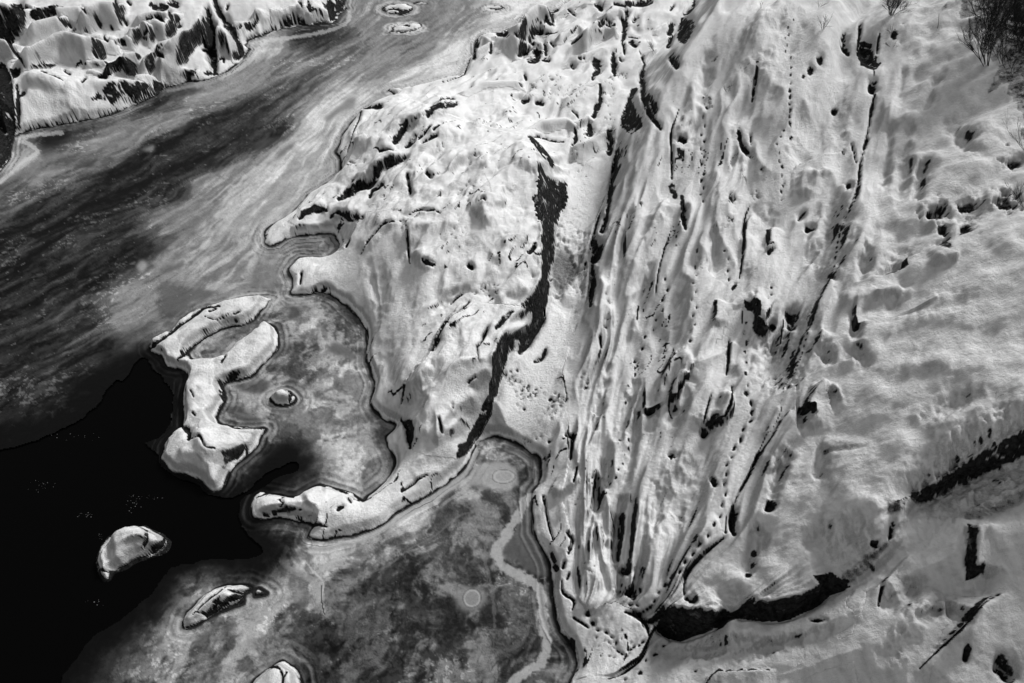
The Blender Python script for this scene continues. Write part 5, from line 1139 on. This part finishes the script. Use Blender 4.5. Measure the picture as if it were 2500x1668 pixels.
for bi, b in enumerate(B):
    m = (fr == bi) & f_land & ~taken
    if m.sum() < 12: print('boulder lost', bi, b[8]); continue
    cs_ = pieces(m); big_ = max(cs_, key=len); m = np.zeros_like(m); m.ravel()[big_] = True
    if len(big_) < 12: continue
    o = rock_thing('boulder' if b[2] >= .6 else 'small_rock', m)
    grp = 'boulders on the far bank' if b[0][0][0] < 1000 else 'rocks of the foreground slope' if b[0][0][0] > 1900 else ('snow lumps in the top gully' if 'mound' in b[8] or 'lump' in b[8] else 'boulders at the top of the near shore')
    finish(o, b[8], 'boulder' if b[2] >= .6 else 'rock', grp); taken |= m
for key, nm, lab, cat in [('crescent', 'rock_islet', 'snow-covered crescent-shaped rock islet between the river ice and the black water', 'rock islet'),
    ('pondrock', 'small_rock', 'small snow-capped rock ringed by dark ice in the round frozen pond', 'rock'),
    ('oval', 'rock_islet', 'oval snow-topped rock alone in the black open water', 'rock islet'),
    ('lowrock', 'low_rock', 'long cracked low rock with broken snow plates in the lower ice', 'rock'),
    ('stone', 'small_rock', 'tiny snow-dusted stone at the right end of the cracked low rock', 'rock'),
    ('bottom', 'low_rock', 'white cracked rock cut by the bottom edge of the photo', 'rock'),
    ('pan1', 'rock_in_ice', 'rough snowy rock in the river ice at the top', 'rock'),
    ('pan2', 'snow_patch_mound', 'flat white snow-covered rock in the upper river, largest of the ice pans', 'rock'),
    ('pan3', 'snow_patch_mound', 'small white snowy rock beside the rough rock at the top', 'rock'),
    ('pan4', 'snow_patch_mound', 'small oval white rock with a ring around it near the top of the river', 'rock')]:
    g_ = m_isl[key].copy()
    for sh_, ax_ in ((1, 0), (-1, 0), (1, 1), (-1, 1)): g_ |= np.roll(m_isl[key], sh_, ax_)
    m = fany(g_) & f_land & ~taken
    o = rock_thing(nm, m, .15) if m.any() else None
    if o: finish(o, lab, cat); taken |= m
# parts of the near shore that read as separate rock masses
SEG = [('rock_ridge', [(1155,737),(1091,794),(1060,848),(1030,894),(991,940),(976,982),(990,1040),(998,1095),(1040,1112),(1114,1118),(1140,1104),(1175,1055),(1200,1010),(1207,970),(1226,909),(1245,858),(1290,850),(1330,780),(1330,745),(1270,745)],
        'snowy rock ridge with a black rocky right side running down to the lower pool', 'rock ridge'),
       ('rock_outcrop', [(700,540),(800,440),(890,290),(1000,240),(1130,290),(1290,335),(1340,380),(1392,450),(1392,490),(1360,550),(1356,600),(1334,740),(1270,745),(1155,737),(1060,848),(991,940),(960,1030),(900,1000),(880,780),(800,725),(700,720),(700,640),(840,610)],
        'large snow-covered rock outcrop in the middle with black cliff along the gully', 'rock outcrop')]
def dil(m):
    g = m.copy()
    for sh_, ax_ in ((1, 0), (-1, 0), (1, 1), (-1, 1)): g |= np.roll(m, sh_, ax_)
    return g
f_main = fany(dil(m_main)) & f_land
for nm, pg, lab, cat in SEG:
    m = poly_mask(pg, PU, PV)[:-1, :-1] & f_main & ~taken
    o = rock_thing(nm, m, .2); finish(o, lab, cat); taken |= m
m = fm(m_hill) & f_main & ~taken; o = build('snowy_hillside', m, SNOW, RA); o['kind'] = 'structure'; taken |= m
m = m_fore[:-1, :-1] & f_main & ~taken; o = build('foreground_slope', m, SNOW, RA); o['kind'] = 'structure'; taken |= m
m = fany(dil(m_bank)) & f_land & ~taken; o = build('far_bank_ground', m, SNOW, RA); o['kind'] = 'structure'; taken |= m
m = f_land & ~taken; o = build('snowy_ground', m, SNOW, RA); o['kind'] = 'structure'
# the land goes on beyond the survey
gm = bpy.data.meshes.new('distant_ground')
gm.from_pydata([(-900, -300, -2), (900, -300, -2), (900, 1500, -2), (-900, 1500, -2)], [], [(0, 1, 2, 3)]); gm.materials.append(SNOW)
go = bpy.data.objects.new('distant_ground', gm); COL.objects.link(go); go['kind'] = 'structure'
print('meshes', time.time()-T0)

# flecks of drifting frazil on the black water
rz = random.Random(4); vs_, fs_ = [], []
for (cu, cv, ru, rv, n_) in [(100,1182,26,14,22),(205,1257,30,8,18),(325,1228,22,22,24),(365,1212,34,8,10),(245,1310,14,10,8),(220,1470,40,14,8),(160,1062,90,16,16)]:
    for _ in range(n_):
        x, y = world_pt(cu+rz.gauss(0, ru*.5), cv+rz.gauss(0, rv*.5), 0); r = rz.uniform(.004, .016); a = rz.uniform(0, 6.3); k = len(vs_)
        for q in range(5):
            t = a+q*1.257; rr = r*rz.uniform(.6, 1.3); vs_.append((x+rr*1.6*math.cos(t), y+rr*math.sin(t), -.052))
        vs_.append((x, y, -.04))
        for q in range(5): fs_.append((k+q, k+(q+1) % 5, k+5))
fz = bpy.data.meshes.new('floating_ice_flecks'); fz.from_pydata([tuple(float(c) for c in v) for v in vs_], [], fs_)
at_ = fz.attributes.new('tone', 'FLOAT', 'POINT'); at_.data.foreach_set('value', np.array([rz.uniform(.02, .25) for _ in vs_], np.float32))
fz.materials.append(ICE); fo = bpy.data.objects.new('floating_ice_flecks', fz); COL.objects.link(fo)
finish(fo, 'tiny pale flecks of ice scattered over the black open water', 'ice', None, 'stuff')

# ------------------------------------------------------------------ bare bushes and twigs
def surf(u, v):
    j, i = cell(u, v); return float(X[j, i]), float(Y[j, i]), float(H[j, i])
def tube(vs, fs, a, b, r0, r1, n=3):
    a = np.array(a); b = np.array(b); d = b-a; L = np.linalg.norm(d)
    if L < 1e-6: return
    d /= L; s = np.cross(d, (0, 0, 1) if abs(d[2]) < .9 else (1, 0, 0)); s /= np.linalg.norm(s); t = np.cross(d, s)
    k = len(vs)
    for c, r in ((a, r0), (b, r1)):
        for i in range(n):
            an = 2*math.pi*i/n; vs.append(tuple(c+(s*math.cos(an)+t*math.sin(an))*r))
    for i in range(n): fs.append((k+i, k+(i+1) % n, k+n+(i+1) % n, k+n+i))
def grow(vs, fs, rng, p, d, L, r, depth, spread=.5, up=.15):
    segs = 3; q = np.array(p); d = np.array(d, float)
    for s in range(segs):
        d = d+np.array([rng.uniform(-1, 1), rng.uniform(-1, 1), rng.uniform(-1, 1)])*.18+np.array([0, 0, up*.3]); d /= np.linalg.norm(d)
        nq = q+d*L/segs; rr = r*(1-.25*(s+1)/segs)
        tube(vs, fs, q, nq, r*(1-.25*s/segs), rr); q = nq
        if depth > 0:
            for _ in range(rng.choice((1, 2, 2))):
                nd = d+np.array([rng.uniform(-1, 1), rng.uniform(-1, 1), rng.uniform(-.6, 1)])*spread*1.3
                nd /= np.linalg.norm(nd)
                grow(vs, fs, rng, q, nd, L*rng.uniform(.45, .7), r*.6, depth-1, spread, up)
def bush(name, u, v, n, L, r, depth, label, cat, lean=(0, 0, 1), spread=.5, group=None, seed=1, base=.1):
    rng = random.Random(seed); x, y, z = surf(u, v)
    root = bpy.data.objects.new(name, None); COL.objects.link(root); root.location = (x, y, z-.03)
    finish(root, label, cat, group)
    for s in range(n):
        vs, fs = [], []
        a = rng.uniform(0, 6.28); rr = base*math.sqrt(rng.random())
        d = np.array(lean, float)+np.array([math.cos(a), math.sin(a), 0])*rng.uniform(.1, .9)*(spread*1.8)
        d /= np.linalg.norm(d)
        grow(vs, fs, rng, (rr*math.cos(a), rr*math.sin(a), 0), d, L*rng.uniform(.7, 1.15), r, depth, spread)
        me = bpy.data.meshes.new('stem'); me.from_pydata(vs, [], fs); me.materials.append(BARK)
        o = bpy.data.objects.new('stem', me); COL.objects.link(o); o.parent = root
bush('bare_bush', 2178, 36, 16, .62, .010, 3, 'bare bush with fanned twigs at the top of the hillside', 'bush', (0, .1, 1), .5, None, 3)
bush('bare_bush', 2408, 160, 9, 1.25, .014, 3, 'tall bare branched shrub leaning left below the dark thicket in the upper right', 'shrub', (-.55, .2, 1), .33, None, 4)
bush('dark_thicket', 2450, 70, 26, 1.0, .014, 3, 'dense dark thicket filling the upper right corner', 'thicket', (0, 0, 1), .6, None, 5, 1.0)
bush('dark_thicket', 2510, 110, 26, 1.1, .014, 3, 'dark thicket cut by the right edge of the photo', 'thicket', (-.1, 0, 1), .6, None, 6, 1.2)
bush('bare_bush', 2480, 170, 12, .6, .009, 3, 'low tangled brush under the dark thicket', 'bush', (-.2, 0, 1), .6, None, 7, .7)
bush('small_bush', 2008, 74, 5, .42, .006, 2, 'small bare bush on the upper middle of the hillside', 'bush', (0, 0, 1), .45, None, 8, .05)
bush('small_bush', 1596, 128, 5, .42, .007, 2, 'small bare bush at the cliff edge beside the gully', 'bush', (-.4, 0, 1), .4, None, 9, .05)
bush('grass_tuft', 2185, 75, 8, .2, .005, 1, 'dark dry tuft below the fanned bush', 'dry grass', (-.5, -.2, .6), .6, None, 10, .25)
bush('grass_tuft', 2180, 110, 8, .2, .005, 1, 'lower dark dry tuft right of the big black hollow', 'dry grass', (-.5, -.2, .6), .6, None, 11, .2)
bush('twig', 1776, 224, 2, .3, .006, 2, 'little branched twig sticking from the snow in the left half of the hillside', 'twig', (-.3, 0, 1), .5, None, 12, .03)
bush('dead_stick', 2290, 70, 1, .62, .012, 0, 'thin straight dead stick standing in the snow near the top right', 'stick', (-.05, .1, 1), .02, None, 13, .0)
bush('twig', 2500, 368, 2, .8, .007, 2, 'long thin twig reaching in from the right edge, upper one', 'twig', (-1, .3, .6), .25, None, 14, .05)
bush('twig', 2500, 500, 3, .7, .007, 2, 'branching twig reaching in from the right edge, lower one', 'twig', (-1, .3, .5), .3, None, 15, .05)
bush('twig', 2437, 970, 2, .14, .004, 1, 'tiny dark sprig on the smooth right part of the hillside', 'twig', (0, 0, 1), .7, None, 16, .02)
bush('twig', 2000, 14, 2, .35, .007, 1, 'leaning twig at the top edge above the small bush', 'twig', (.3, 0, 1), .5, None, 17, .02)
bush('twig', 1994, 1030, 1, .3, .005, 0, 'single curved stem on the snow left of the long crack', 'twig', (-.3, 0, .5), .3, None, 18, .0)
bush('twig', 1855, 15, 2, .3, .006, 1, 'two thin stems at the top edge over the footprints', 'twig', (-.2, 0, 1), .3, None, 19, .02)
print('done', time.time()-T0)
